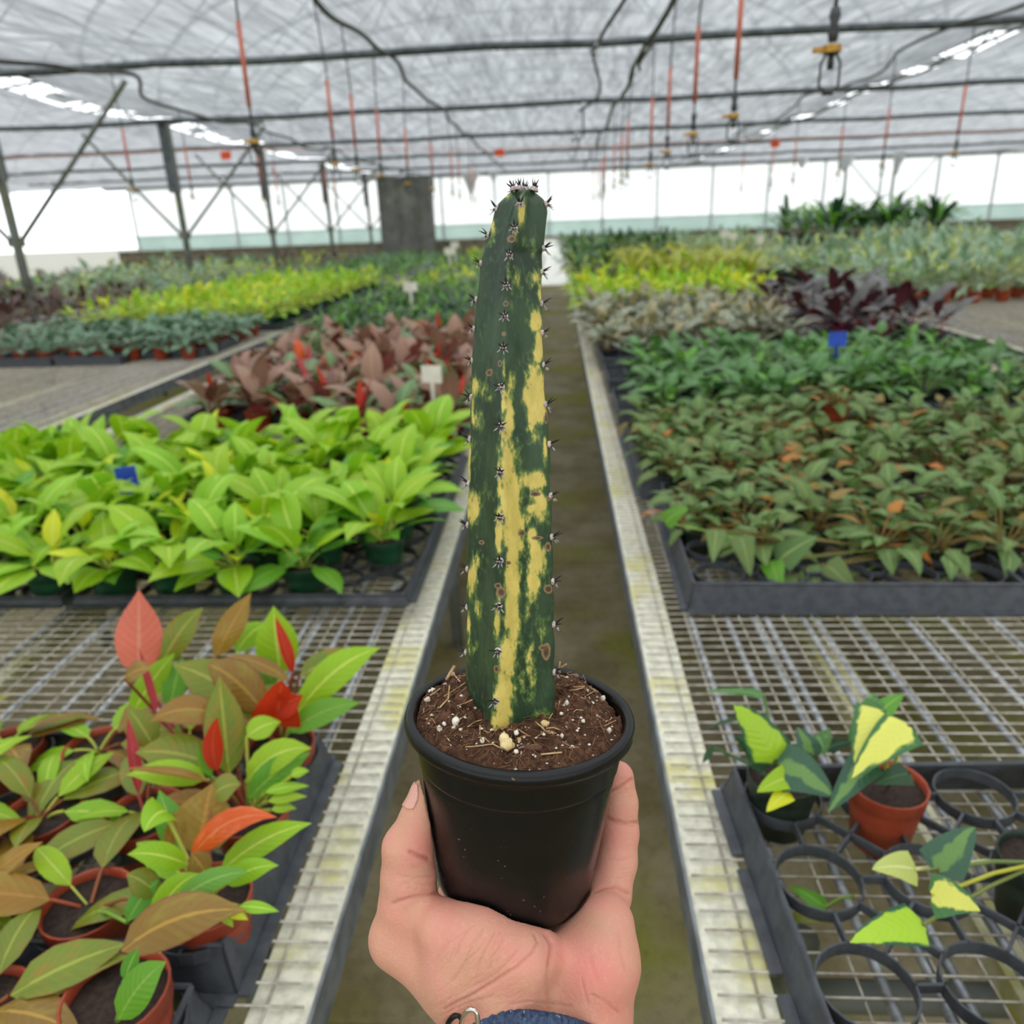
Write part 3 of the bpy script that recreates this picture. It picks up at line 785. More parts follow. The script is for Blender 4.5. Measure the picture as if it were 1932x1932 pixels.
def leafset(*specs):
    """specs: (material, weight, L, W, shape, (a0 range), (bend range), petiole length, petiole angle, fold)"""
    out = []
    for si, (mk, wt, L, W, sh, a0, bend, pl, pa, fold) in enumerate(specs):
        for v in range(3 if wt > 0.2 else 2):
            q = v / 2
            A0 = a0[0] + (a0[1] - a0[0]) * q; B = bend[0] + (bend[1] - bend[0]) * q
            out.append((wt / (3 if wt > 0.2 else 2), mk, (L * (0.9 + 0.1 * v), W, sh, A0, A0 - B, pl * (0.85 + 0.15 * v), pa, fold), si * 10 + v))
    return out
KIND = {
 # name, leaf list, leaves per plant, tilt range of the crown, pot kind, (pot r, h)
 'lime': dict(cat='plant', name='lime_leaf_plant', n=13, tilt=(-38, 16), pot='potgreen', pr=0.052, ph=0.085, base=0.078, spread=0.012,
   leaves=leafset(('lime', .64, .148, .074, 'ovate', (48, 70), (50, 90), .055, 72, .28), ('limeyellow', .13, .105, .042, 'lance', (55, 75), (40, 60), .05, 72, .5), ('limedeep', .2, .125, .064, 'ovate', (34, 54), (40, 70), .05, 66, .25))),
 'burg': dict(cat='plant', name='burgundy_leaf_plant', n=10, tilt=(-35, 18), pot='potred', pr=0.056, ph=0.085, base=0.078, spread=0.012,
   leaves=leafset(('burg', .2, .19, .07, 'ovate', (45, 68), (40, 70), .06, 70, .3), ('burgbrown', .24, .185, .084, 'ovate', (48, 70), (50, 80), .055, 70, .22), ('greygreen', .44, .165, .062, 'ovate', (30, 52), (40, 80), .05, 62, .28), ('red', .05, .13, .032, 'lance', (68, 82), (5, 30), .05, 76, .7), ('pink', .05, .14, .03, 'lance', (60, 80), (10, 30), .05, 76, .6), ('orange', .04, .15, .06, 'ovate', (60, 76), (20, 50), .05, 76, .3))),
 'bronze': dict(cat='plant', name='velvet_heart_plant', n=22, tilt=(-30, 35), pot='potdark', pr=0.042, ph=0.07, base=0.064, spread=0.022,
   leaves=leafset(('heart', .8, .068, .046, 'heart', (0, 32), (45, 85), .065, 62, .22), ('heartbronze', .15, .064, .043, 'heart', (-10, 25), (40, 75), .075, 55, .25), ('heartorange', .05, .046, .032, 'heart', (-10, 30), (40, 70), .085, 60, .25))),
 'green': dict(cat='plant', name='green_heart_plant', n=16, tilt=(-30, 30), pot='potdark', pr=0.05, ph=0.075, base=0.07, spread=0.02,
   leaves=leafset(('green', .8, .095, .062, 'heart', (5, 32), (35, 70), .09, 66, .22), ('greenlight', .2, .08, .05, 'heart', (15, 45), (30, 60), .1, 70, .3))),
 'silver': dict(cat='plant', name='silver_leaf_plant', n=14, tilt=(-30, 30), pot='trayblack', pr=0.05, ph=0.075, base=0.07, spread=0.03,
   leaves=leafset(('silver', .75, .10, .062, 'heart', (-5, 35), (30, 70), .10, 68, .25), ('silverbronze', .25, .10, .058, 'heart', (10, 55), (30, 70), .12, 72, .28))),
 'burgmetal': dict(cat='plant', name='dark_metallic_plant', n=12, tilt=(-28, 24), pot='trayblack', pr=0.06, ph=0.09, base=0.083, spread=0.015,
   leaves=leafset(('darkburg', 1.0, .21, .07, 'ovate', (20, 55), (40, 80), .13, 68, .25),)),
 'bluegreen': dict(cat='plant', name='silvery_green_plant', n=13, tilt=(-30, 30), pot='potred', pr=0.05, ph=0.075, base=0.07, spread=0.02,
   leaves=leafset(('bluegreen', 1.0, .11, .072, 'heart', (0, 35), (35, 70), .07, 66, .22),)),
 'limefar': dict(cat='plant', name='bright_lime_plant', n=13, tilt=(-30, 30), pot='potgreen', pr=0.05, ph=0.075, base=0.07, spread=0.02,
   leaves=leafset(('lime', .7, .10, .056, 'heart', (5, 50), (35, 70), .10, 70, .25), ('limeyellow', .3, .09, .045, 'heart', (20, 60), (35, 70), .12, 74, .25))),
 'dark': dict(cat='plant', name='dark_green_plant', n=13, tilt=(-30, 30), pot='trayblack', pr=0.05, ph=0.075, base=0.07, spread=0.02,
   leaves=leafset(('dark', .55, .09, .05, 'heart', (5, 40), (35, 70), .08, 66, .25), ('limedeep', .25, .08, .045, 'heart', (10, 50), (35, 70), .09, 68, .25), ('green', .2, .09, .05, 'heart', (10, 50), (35, 70), .09, 68, .25))),
 'strap': dict(cat='plant', name='yellow_strap_plant', n=14, tilt=(-25, 15), pot='potred', pr=0.07, ph=0.1, base=0.09, spread=0.01,
   leaves=leafset(('strap', .8, .34, .045, 'strap', (60, 78), (70, 120), .01, 75, .4), ('lime', .2, .3, .045, 'strap', (60, 78), (70, 120), .01, 75, .4))),
 'darktall': dict(cat='plant', name='tall_dark_green_plant', n=18, tilt=(-25, 25), pot='trayblack', pr=0.08, ph=0.12, base=0.11, spread=0.03,
   leaves=leafset(('dark', .6, .15, .085, 'heart', (0, 45), (40, 70), .22, 72, .25), ('green', .25, .14, .08, 'heart', (10, 50), (40, 70), .25, 74, .25), ('limeyellow', .15, .13, .06, 'heart', (10, 50), (40, 70), .28, 76, .25))),
 'varsilver': dict(cat='plant', name='pale_variegated_plant', n=18, tilt=(-28, 28), pot='potred', pr=0.06, ph=0.09, base=0.083, spread=0.03,
   leaves=leafset(('sage', .6, .17, .085, 'heart', (0, 40), (40, 70), .22, 74, .25), ('paleyellow', .22, .12, .06, 'heart', (10, 50), (40, 70), .22, 74, .25), ('greenlight', .18, .13, .06, 'heart', (10, 50), (40, 70), .22, 74, .25))),
 'carpet': dict(cat='plant', name='pale_yellow_plant', n=14, tilt=(-30, 30), pot='potred', pr=0.05, ph=0.07, base=0.065, spread=0.03,
   leaves=leafset(('paleyellow', .7, .08, .05, 'heart', (0, 40), (40, 70), .05, 66, .25), ('lime', .3, .08, .045, 'heart', (10, 50), (40, 70), .06, 68, .25))),
 'darkred': dict(cat='plant', name='dark_red_brown_plant', n=14, tilt=(-28, 28), pot='potred', pr=0.06, ph=0.08, base=0.075, spread=0.02,
   leaves=leafset(('darkred', .8, .12, .07, 'heart', (0, 40), (40, 70), .12, 68, .25), ('darkburg', .2, .12, .06, 'heart', (10, 50), (40, 70), .12, 68, .25))),
 'fern': dict(cat='plant', name='dark_fern', n=26, tilt=(-30, 20), pot='trayblack', pr=0.1, ph=0.14, base=0.13, spread=0.03,
   leaves=leafset(('dark', .5, .45, .07, 'lance', (50, 80), (60, 120), .05, 75, .3), ('limedeep', .5, .42, .06, 'lance', (50, 80), (60, 120), .05, 75, .3))),
}
POTS = {}
def pot_me(kind, r, h):
    k = (kind, r, h)
    if k not in POTS:
        b = MB(); b.lathe([(0, 0.002), (r * .7, 0.002), (r * .72, 0), (r * .74, 0.003), (r * .92, h * .74), (r * .93, h * .76), (r * .965, h * .77), (r * .985, h * .985), (r, h), (r * .985, h + .0015), (r * .94, h), (r * .92, h * .85), (r * .7, 0.006), (0, 0.006)], 24)
        s = MB(); n = 18
        vs = [(0, 0, h * .9)]
        for ring, q in ((r * .5, .905), (r * .925, .88)):
            for i in range(n):
                a = 2 * PI * i / n
                vs.append((ring * math.cos(a), ring * math.sin(a), h * q + 0.002 * math.sin(i * 2.7)))
        fs = [(0, 1 + i, 1 + (i + 1) % n) for i in range(n)] + [(1 + i, 1 + n + i, 1 + n + (i + 1) % n, 1 + (i + 1) % n) for i in range(n)]
        s.add(vs, fs)
        POTS[k] = (b.mesh('pot', M_[kind]), s.mesh('soil', M_['soil']))
    return POTS[k]
LMESH = {}
def leaf_of(kind, k, q):
    key = (kind, k, q)
    if key not in LMESH:
        w_, mk, a, sd = KIND[kind]['leaves'][k]
        ns_, ac = ((7, 5), (5, 5), (4, 3))[q]
        LMESH[key] = leaf_mesh('leaf', LM[mk], *a, nseg=ns_, across=ac, seed=sd)
    return LMESH[key]
FOL = {}
def fol_mesh(kind, variant, q):
    """one foliage mesh per material of a whole small plant, for plants whose leaves are too small to pick apart"""
    key = (kind, variant, q)
    if key not in FOL:
        K = KIND[kind]; rg = random.Random(variant * 77 + 5)
        mbs = {}
        for i in range(K['n']):
            k = rg.choices(range(len(K['leaves'])), [l[0] for l in K['leaves']])[0]
            w_, mk, a, sd = K['leaves'][k]
            az = i * 2.399 + rg.uniform(-.4, .4)
            R = Matrix.Translation((math.cos(az) * K['spread'] * rg.random(), math.sin(az) * K['spread'] * rg.random(), K['base'])) @ Euler((rg.uniform(-.3, .3), -math.radians(rg.uniform(*K['tilt'])), az)).to_matrix().to_4x4() @ Matrix.Scale(rg.uniform(.75, 1.15), 4)
            ns_, ac = ((4, 3), (3, 3), (2, 3))[q]
            leaf_mesh('x', None, *a, nseg=ns_, across=ac, seed=sd, into=mbs.setdefault(mk, MB()), X=R)
        FOL[key] = [(mk, b.mesh('foliage', LM[mk])) for mk, b in mbs.items()]
    return FOL[key]
PLANTS = []
def plant(kind, x, y, label, rg, z=ZB + 0.004, group=None, q=0, pot=None, scale=1.0, leaves=True, skip=None, lift=0.0):
    """leaves: every leaf an object; otherwise one foliage mesh"""
    K = KIND[kind]
    t = thing(K['name'], label, 'plant', (x, y, z), group=group)
    pm, sm = pot_me(pot or K['pot'], K['pr'] * scale, K['ph'] * scale)
    inst(pm, 'pot', t); inst(sm, 'soil', t)
    if leaves:
        ws = [l[0] for l in K['leaves']]
        n = K['n'] + rg.choice((-1, 0, 1))
        a0 = rg.uniform(0, 6.28)
        for i in range(n):
            k = rg.choices(range(len(ws)), ws)[0]
            az = a0 + i * 2.399 + rg.uniform(-.4, .4)
            if skip and skip(az, i): continue
            sp = K['spread'] * rg.random()
            R = Matrix.Translation((math.cos(az) * sp, math.sin(az) * sp, K['base'] * scale + lift * rg.random())) @ Euler((rg.uniform(-.35, .35), -math.radians(rg.uniform(*K['tilt'])), az)).to_matrix().to_4x4() @ Matrix.Scale(scale * rg.uniform(.72, 1.15), 4)
            inst(leaf_of(kind, k, q), 'leaf', t, R)
    else:
        R = Matrix.Rotation(rg.uniform(0, 6.28), 4, 'Z') @ Matrix.Scale(scale * rg.uniform(.9, 1.1), 4)
        for mk, me in fol_mesh(kind, rg.randrange(4), min(2, q)):
            inst(me, 'foliage', t, R, kind='stuff')
    return t
def in_photo(x, y, z=0.9, m=40):
    px, py, d = pix((x, y, z))
    return d > 0 and 242 - m < px < 1690 + m and -50 < py < 1990
def bed(kind, desc, x0, x1, y0, y1, sx, sy, aisle, seed, q=0, leaves=True, drop=0.0, jit=0.25, group=None, where='of its bed', skip=(), only_view=False, scale=1.0):
    rg = random.Random(seed); made = {}
    nx = max(1, int(round((x1 - x0) / sx)) + 1); ny = max(1, int(round((y1 - y0) / sy)) + 1)
    for j in range(ny):
        for i in range(nx):
            x = (x1 - i * sx) if aisle > 0 else (x0 + i * sx)
            y = y0 + j * sy
            if (i, j) in skip or rg.random() < drop: continue
            x += rg.uniform(-jit, jit) * sx * .5; y += rg.uniform(-jit, jit) * sy * .5
            v = in_photo(x, y)
            if only_view and not in_photo(x, y, m=300): continue
            L = f'{desc}, {ORD[j+1]} row back, {ORD[i+1]} from {"right" if aisle > 0 else "left"}'
            made[(i, j)] = plant(kind, x, y, L, rg, group=group, q=q, leaves=leaves and v, scale=scale)
    return made
def foliage_mass(name, label, specs, x0, x1, y0, y1, sx, sy, seed, z=ZB + 0.004, cut=None):
    """hundreds of far plants as one object of stuff: real leaves, one mesh per material under it"""
    rg = random.Random(seed)
    acc = {}
    y = y0
    while y < y1:
        x = x0
        while x < x1:
            kind = rg.choices([s[0] for s in specs], [s[1] for s in specs])[0]
            if cut is None or not cut(x, y):
                sc = rg.uniform(.85, 1.2)
                K = KIND[kind]
                for mk, me in fol_mesh(kind, rg.randrange(4), 2):
                    R = Matrix.Translation((x + rg.uniform(-.3, .3) * sx, y + rg.uniform(-.3, .3) * sy, z)) @ Matrix.Rotation(rg.uniform(0, 6.28), 4, 'Z') @ Matrix.Scale(sc, 4)
                    acc.setdefault(mk, []).append((me, R))
            x += sx
        y += sy
    root = None
    for mk, items in acc.items():
        V, F, U, off = [], [], [], 0
        for me, R in items:
            n = len(me.vertices); co = np.empty(n * 3, np.float32); me.vertices.foreach_get('co', co); co = co.reshape(-1, 3)
            A = np.array(R)
            V.append(co @ A[:3, :3].T + A[:3, 3])
            nl = len(me.loops); li = np.empty(nl, np.int32); me.loops.foreach_get('vertex_index', li)
            F.append(li.reshape(-1, 4) + off); off += n
            uv = np.empty(nl * 2, np.float32); me.uv_layers[0].data.foreach_get('uv', uv); U.append(uv)
        V = np.concatenate(V); F = np.concatenate(F); U = np.concatenate(U)
        me = bpy.data.meshes.new(name)
        me.vertices.add(len(V)); me.vertices.foreach_set('co', V.astype(np.float32).ravel())
        me.loops.add(F.size); me.loops.foreach_set('vertex_index', F.astype(np.int32).ravel())
        me.polygons.add(len(F)); me.polygons.foreach_set('loop_start', np.arange(0, F.size, 4, dtype=np.int32))
        me.update(calc_edges=True); me.validate()
        me.uv_layers.new(name='UVMap').data.foreach_set('uv', U)
        me.materials.append(LM[mk]); me.shade_smooth()
        if root is None:
            root = inst(me, name, kind='stuff'); root['label'] = label; root['category'] = 'plants'
        else:
            inst(me, 'foliage', root, kind='stuff')
    return root
# ------------------------------------------------------------------ hero plants near the viewer
def hero_leaf(root, b_px, t_px, db, dt, wpx, mk, arch=0.0, shape='ovate', tilt=0.0, fold=0.25, side=0.0, wav=0.03, stalk_from=None, label=None, nseg=8):
    """leaf from pixel b_px at depth db to t_px at depth dt; tilt turns the blade about its length; arch lifts the middle (m)"""
    p0, p1 = P(*b_px, db), P(*t_px, dt)
    W = wpx * (db + dt) / 2 / FPX
    up = Vector((0, 0, 1)); tocam = (CAM - (p0 + p1) / 2).normalized()
    T = (p1 - p0).normalized()
    ctr = (p0 + p1) / 2 + up * arch + CM.col[0] * side if False else (p0 + p1) / 2 + up * arch + Vector(CM.col[0]) * side
    mid = []
    for k in range(nseg + 1):
        t = k / nseg
        mid.append(p0 * (1 - t) ** 2 + ctr * 2 * t * (1 - t) + p1 * t * t)
    base_n = (tocam * 0.8 + up * 0.45).normalized()
    nr = []
    for k in range(nseg + 1):
        Tk = (mid[min(k+1, nseg)] - mid[max(k-1, 0)]).normalized()
        n = (base_n - Tk * base_n.dot(Tk)).normalized()
        nr.append(Matrix.Rotation(math.radians(tilt), 3, Tk) @ n)
    mb = MB(); o = root.location
    if stalk_from is None: stalk_from = root.location + Vector((0, 0, 0.066))
    if stalk_from is not False:
        s0 = Vector(stalk_from); stalk(mb, [s0, (s0 * .5 + p0 * .5) + up * 0.006, p0], 0.0022, 5)
    blade(mb, mid, nr, W, shape, fold, 5, 0.0, wav, random.uniform(0, 6))
    mb.v = [tuple(Vector(v) - o) for v in mb.v]
    return mb.build('leaf', LM[mk], root, label=label)
def hero_pot(name, label, x, y, potk, r, h, z=ZB + 0.004, group=None, cat='plant'):
    t = thing(name, label, cat, (x, y, z), group=group)
    pm, sm = pot_me(potk, r, h)
    inst(pm, 'pot', t); inst(sm, 'soil', t)
    return t

# left bench, nearest: grey deep tray of orange and olive foliage
ring_tray('grey deep plastic tray at the front left holding orange and olive foliage plants', -1.018, 0.577, 5, 3, 0.137, 0.062, M_['traygrey'], 0.0, mg=0.056)
ring_tray('grey plastic tray at the very front left under a single terracotta pot', -1.036, 0.175, 5, 3, 0.137, 0.05, M_['traygrey'], 0.0, mg=0.056)
rg = random.Random(3)
mixk = dict(KIND['lime']); 
KIND['sunset'] = dict(cat='plant', name='orange_leaf_plant', n=9, tilt=(-42, -2), pot='potred', pr=0.05, ph=0.08, base=0.072, spread=0.012,
   leaves=leafset(('olive', .45, .11, .045, 'ovate', (35, 60), (40, 80), .03, 66, .28), ('lime', .3, .10, .036, 'lance', (30, 60), (40, 80), .03, 66, .3), ('ochre', .1, .12, .05, 'ovate', (50, 70), (40, 60), .03, 70, .25), ('bronze', .15, .13, .05, 'ovate', (40, 60), (50, 80), .03, 70, .25)))
SUN = [(-0.402, 0.632), (-0.405, 0.768), (-0.41, 0.90), (-0.545, 0.895), (-0.54, 0.76), (-0.535, 0.622)]
names = ['orange-leaf plant at the front corner of the near left tray, curved orange leaf',
         'second orange-leaf plant along the aisle edge of the near left tray',
         'third orange-leaf plant along the aisle edge, with the broad red curled leaf',
         'orange-leaf plant at the photo edge with one big upright coral leaf',
         'orange-leaf plant in the inner column of the near left tray, middle one',
         'orange-leaf plant in the inner column of the near left tray, nearest one']
hp = []
for (x, y), nm in zip(SUN, names):
    hp.append(plant('sunset', x, y, nm, rg, z=ZB + 0.006, group='orange-leaf plants in the near left tray', skip=(lambda az, i: i > 6 or math.cos(az) > 0.25 or math.sin(az) < -0.75)))
k = 0
for x in (-0.68, -0.82, -0.96):
    for y in (0.62, 0.76, 0.895):
        k += 1
        plant('sunset', x, y, f'orange-leaf plant in the near left tray, column {ORD[(k-1)//3+3]} from the aisle, {ORD[(k-1)%3+1]} from front', rg, group='orange-leaf plants in the near left tray', q=1)
A, B, C_, D_, E_, F_ = hp
dA, dB, dC = 0.80, 0.94, 1.08
# plant D: coral leaf and neighbours at the photo edge
hero_leaf(D_, (262,1275), (262,1112), 1.11, 1.09, 84, 'coral', 0.0, 'ovate', 0, .15, label='big upright coral leaf')
hero_leaf(D_, (300,1262), (384,1146), 1.12, 1.12, 56, 'olive', 0.02, 'ovate', 10)
hero_leaf(D_, (293,1350), (262,1222), 1.04, 1.05, 26, 'pink', -0.01, 'lance', 40, .8)
hero_leaf(D_, (235,1280), (285,1262), 1.04, 1.02, 44, 'bronze', 0.01, 'ovate', 0)
hero_leaf(D_, (250,1345), (330,1232), 1.1, 1.1, 50, 'lime', 0.01, 'ovate', 20)
hero_leaf(D_, (320,1340), (345,1240), 1.10, 1.12, 44, 'limedeep', 0.01, 'ovate', 10)
# plant C: orange spear, red curled leaf, long arching green leaf
hero_leaf(C_, (405,1240), (474,1118), 1.12, 1.12, 50, 'ochre', 0.005, 'ovate', 10, .2)
hero_leaf(C_, (445,1232), (507,1178), 1.16, 1.17, 44, 'lime', 0.02, 'ovate', 0)
hero_leaf(C_, (528,1275), (516,1143), 1.14, 1.12, 80, 'lime', 0.0, 'ovate', 0, .2)
hero_leaf(C_, (553,1272), (519,1162), 1.11, 1.10, 30, 'red', 0.0, 'lance', 25, .6, label='narrow orange-red new leaf')
hero_leaf(C_, (548,1285), (425,1238), 1.09, 1.07, 42, 'bronze', 0.02, 'lance', 30, .3)
hero_leaf(C_, (560,1345), (718,1222), 1.06, 1.06, 66, 'lime', 0.035, 'ovate', 5, .2)
hero_leaf(C_, (565,1275), (700,1240), 1.09, 1.12, 54, 'olive', 0.02, 'ovate', 10, .2)
hero_leaf(C_, (545,1382), (681,1326), 1.03, 1.04, 52, 'limedeep', 0.02, 'ovate', 5, .3)
hero_leaf(C_, (522,1362), (532,1283), 1.03, 1.00, 100, 'red', 0.0, 'heart', 0, .35, label='broad curled red leaf')
hero_leaf(C_, (512,1340), (572,1312), 1.03, 1.00, 60, 'red', 0.0, 'ovate', 40, .7, label='broad curled red leaf')
hero_leaf(C_, (492,1352), (325,1254), 1.06, 1.04, 92, 'olive', 0.03, 'ovate', 0, .2)
hero_leaf(C_, (500,1345), (388,1252), 1.05, 1.05, 78, 'bronze', 0.03, 'ovate', -20, .2)
hero_leaf(C_, (520,1290), (470,1245), 1.10, 1.12, 50, 'limedeep', 0.01, 'ovate', -10)
# plant B: tall olive leaf, red blade, lime fans toward the aisle
hero_leaf(B, (432,1462), (414,1274), 0.98, 0.99, 76, 'olive', 0.004, 'ovate', 0, .15)
hero_leaf(B, (410,1455), (411,1352), 0.95, 0.94, 40, 'red', 0.0, 'lance', 15, .35, side=-0.012, label='narrow orange-red new leaf')
hero_leaf(B, (420,1352), (282,1362), 1.0, 0.97, 62, 'bronze', 0.03, 'ovate', 0, .25)
hero_leaf(B, (465,1472), (588,1412), 0.93, 0.93, 60, 'lime', 0.03, 'ovate', 5, .25)
hero_leaf(B, (468,1508), (586,1420), 0.92, 0.93, 58, 'limedeep', 0.015, 'ovate', 25, .3)
hero_leaf(B, (465,1390), (530,1362), 0.98, 1.0, 52, 'lime', 0.01, 'ovate', -10)
for b_, t_, w_ in (((500,1495),(584,1483),22), ((505,1512),(580,1503),22), ((512,1528),(560,1526),20), ((548,1465),(584,1455),20)):
    hero_leaf(B, b_, t_, 0.9, 0.91, w_, 'lime', 0.006, 'lance', 5)
hero_leaf(B, (390,1470), (238,1462), 0.96, 0.94, 52, 'lime', 0.015, 'ovate', 0)
hero_leaf(B, (405,1445), (255,1420), 0.98, 0.97, 84, 'olive', 0.02, 'ovate', 0, .2)
hero_leaf(B, (395,1475), (235,1450), 0.94, 0.92, 34, 'bronze', 0.01, 'lance', 40, .5)
hero_leaf(B, (400,1465), (370,1410), 0.95, 0.94, 24, 'limedeep', 0.0, 'lance', 20)
# plant A: ochre leaf, curved orange leaf, bronze leaf hanging to the front
hero_leaf(A, (372,1615), (400,1478), 0.88, 0.90, 112, 'ochre', 0.004, 'ovate', 0, .15)
hero_leaf(A, (400,1500), (455,1480), 0.90, 0.90, 60, 'olive', 0.01, 'ovate', -10, .2)
hero_leaf(A, (358,1622), (523,1542), 0.83, 0.80, 50, 'orange', 0.045, 'ovate', 10, .2, label='curved bright orange new leaf')
hero_leaf(A, (415,1645), (589,1553), 0.83, 0.82, 54, 'lime', 0.022, 'ovate', 10, .3)
hero_leaf(A, (425,1668), (526,1633), 0.80, 0.79, 44, 'lime', 0.014, 'ovate', 10, .3)
hero_leaf(A, (355,1632), (240,1612), 0.82, 0.78, 52, 'lime', 0.014, 'ovate', 0, .25)
hero_leaf(A, (310,1530), (272,1570), 0.86, 0.82, 74, 'lime', 0.012, 'heart', 0, .35)
hero_leaf(A, (315,1610), (330,1530), 0.86, 0.87, 28, 'ochre', 0.0, 'lance', 30, .4)
hero_leaf(A, (345,1620), (300,1490), 0.88, 0.9, 56, 'limedeep', 0.01, 'ovate', 15)
hero_leaf(A, (390,1650), (360,1610), 0.81, 0.8, 48, 'bronze', 0.006, 'ovate', 0, .3)
hero_leaf(A, (290,1738), (375,1648), 0.78, 0.79, 52, 'lime', 0.02, 'ovate', 20, .3)
hero_leaf(A, (330,1705), (472,1645), 0.77, 0.77, 46, 'greenlight', 0.02, 'ovate', 0, .25)
hero_leaf(A, (228,1795), (466,1718), 0.735, 0.74, 92, 'bronze', 0.035, 'ovate', 8, .2, label='long bronze leaf hanging over the pot')
for b_, t_, w_, mk in (((450,1710),(527,1720),24,'lime'), ((415,1715),(440,1750),24,'lime'), ((430,1718),(468,1736),22,'limeyellow'), ((340,1745),(300,1800),22,'lime')):
    hero_leaf(A, b_, t_, 0.75, 0.745, w_, mk, 0.004, 'lance', 0)
hero_leaf(F_, (300,1690), (238,1650), 0.80, 0.79, 52, 'olive', 0.012, 'ovate', 0)
hero_leaf(F_, (240,1740), (300,1660), 0.79, 0.80, 40, 'limedeep', 0.01, 'ovate', 20)
hero_leaf(E_, (262,1500), (240,1350), 0.97, 0.98, 30, 'pink', 0.0, 'lance', 30, .6)
hero_leaf(E_, (290,1410), (242,1335), 1.0, 1.0, 60, 'olive', 0.01, 'ovate', 0)
# pot on the front tray
Z0 = hero_pot('terracotta_potted_plant', 'terracotta plastic pot with dark soil and one green leaf, lowest at left', -0.432, 0.503, 'potred', 0.05, 0.1, z=ZB + 0.004)
hero_leaf(Z0, (222,1925), (314,1814), 0.665, 0.655, 74, 'limedeep', 0.014, 'ovate', 0, .25)
hero_leaf(Z0, (235,1850), (262,1790), 0.67, 0.66, 30, 'greenlight', 0.006, 'ovate', 20)
for i, (x, y) in enumerate(((-0.57, 0.495), (-0.71, 0.495), (-0.85, 0.495))):
    plant('sunset', x, y, f'orange-leaf plant {ORD[i+1]} left of the single terracotta pot at the front', rg, q=1, group='orange-leaf plants in the near left tray')

# right bench, nearest: grey web tray with variegated heart-leaf plants
RT = ring_tray('grey web tray at the front right with empty rings and variegated plants', 0.238, 0.505, 4, 3, 0.126, 0.052, M_['traygrey'], math.radians(2.0), side_h=0.052, notch=True, r=0.0475, spy=0.136, mg=0.064)
V1 = hero_pot('variegated_heart_plant', 'variegated heart-leaf plant in green pot at the left corner of the near right tray', 0.286, 0.838, 'potdark', 0.046, 0.085)
V2 = hero_pot('variegated_heart_plant', 'variegated heart-leaf plant with yellow leaves in red pot at right photo edge', 0.410, 0.815, 'potred', 0.048, 0.092)
c1 = V1.location + Vector((0, 0, .078)); c2 = V2.location + Vector((0, 0, .085))
hero_leaf(V1, (1462,1432), (1384,1330), 0.90, 0.90, 84, 'variegated', 0.014, 'heart', -10, .2, stalk_from=c1, label='lime leaf with a dark green margin')
hero_leaf(V1, (1452,1440), (1386,1388), 0.93, 0.93, 60, 'dark', 0.006, 'heart', 0, .2, stalk_from=c1)
hero_leaf(V1, (1440,1310), (1328,1304), 1.02, 1.03, 30, 'green', 0.006, 'heart', 35, .2, stalk_from=c1 + Vector((0, .03, 0)))
hero_leaf(V1, (1392,1356), (1330,1374), 1.0, 1.0, 18, 'dark', 0.004, 'heart', 45, .2, stalk_from=c1)
hero_leaf(V1, (1470,1445), (1574,1505), 0.88, 0.84, 104, 'vardark', 0.014, 'heart', 0, .2, stalk_from=c1, label='large dark green leaf with a pale centre')
hero_leaf(V1, (1492,1466), (1428,1495), 0.87, 0.85, 52, 'lime', 0.006, 'heart', 0, .3, stalk_from=c1)
hero_leaf(V1, (1486,1495), (1446,1532), 0.86, 0.84, 40, 'limeyellow', 0.004, 'heart', 0, .3, stalk_from=c1)
hero_leaf(V1, (1490,1470), (1540,1478), 0.87, 0.86, 40, 'limedeep', 0.004, 'heart', 10, .3, stalk_from=c1)
hero_leaf(V1, (1530,1420), (1504,1372), 0.95, 0.97, 50, 'vardark', 0.006, 'heart', 15, .2, stalk_from=c1)
hero_leaf(V1, (1540,1388), (1556,1425), 0.97, 0.95, 60, 'green', 0.01, 'heart', 0, .3, stalk_from=c1)
hero_leaf(V1, (1560,1412), (1612,1400), 0.97, 0.96, 30, 'dark', 0.006, 'heart', 30, .2, stalk_from=c1)
hero_leaf(V1, (1345,1410), (1325,1440), 0.98, 0.98, 14, 'dark', 0.0, 'lance', 0, .3)
hero_leaf(V2, (1665,1345), (1612,1452), 0.88, 0.84, 96, 'varyellow', 0.014, 'heart', 0, .2, stalk_from=c2, label='yellow leaf with green patches')
hero_leaf(V2, (1712,1370), (1606,1468), 0.86, 0.82, 84, 'varyellow', 0.012, 'heart', 0, .2, stalk_from=c2, label='yellow leaf with green patches')
hero_leaf(V2, (1668,1340), (1600,1400), 0.91, 0.90, 70, 'green', 0.02, 'heart', -20, .2, stalk_from=c2)
hero_leaf(V2, (1640,1436), (1562,1534), 0.85, 0.83, 70, 'vardark', 0.01, 'heart', 15, .25, stalk_from=c2)
hero_leaf(V2, (1715,1460), (1650,1480), 0.86, 0.84, 50, 'dark', 0.006, 'heart', 0, .25, stalk_from=c2)
hero_leaf(V2, (1660,1345), (1705,1310), 0.92, 0.94, 40, 'limedeep', 0.006, 'heart', 0, .25, stalk_from=c2)
V3 = hero_pot('variegated_heart_plant', 'variegated heart-leaf plant just outside the right photo edge, leaf reaching in', 0.535, 0.70, 'potdark', 0.046, 0.085)
c3 = V3.location + Vector((0, 0, .08))
hero_leaf(V3, (1725,1640), (1645,1640), 0.79, 0.78, 66, 'paleyellow', 0.008, 'heart', 0, .3, stalk_from=c3, label='old yellow leaf')
hero_leaf(V3, (1740,1745), (1602,1778), 0.74, 0.70, 84, 'variegated', 0.01, 'heart', 0, .25, stalk_from=c3)
hero_leaf(V3, (1760,1690), (1850,1720), 0.74, 0.72, 84, 'varyellow', 0.01, 'heart', 0, .25, stalk_from=c3)
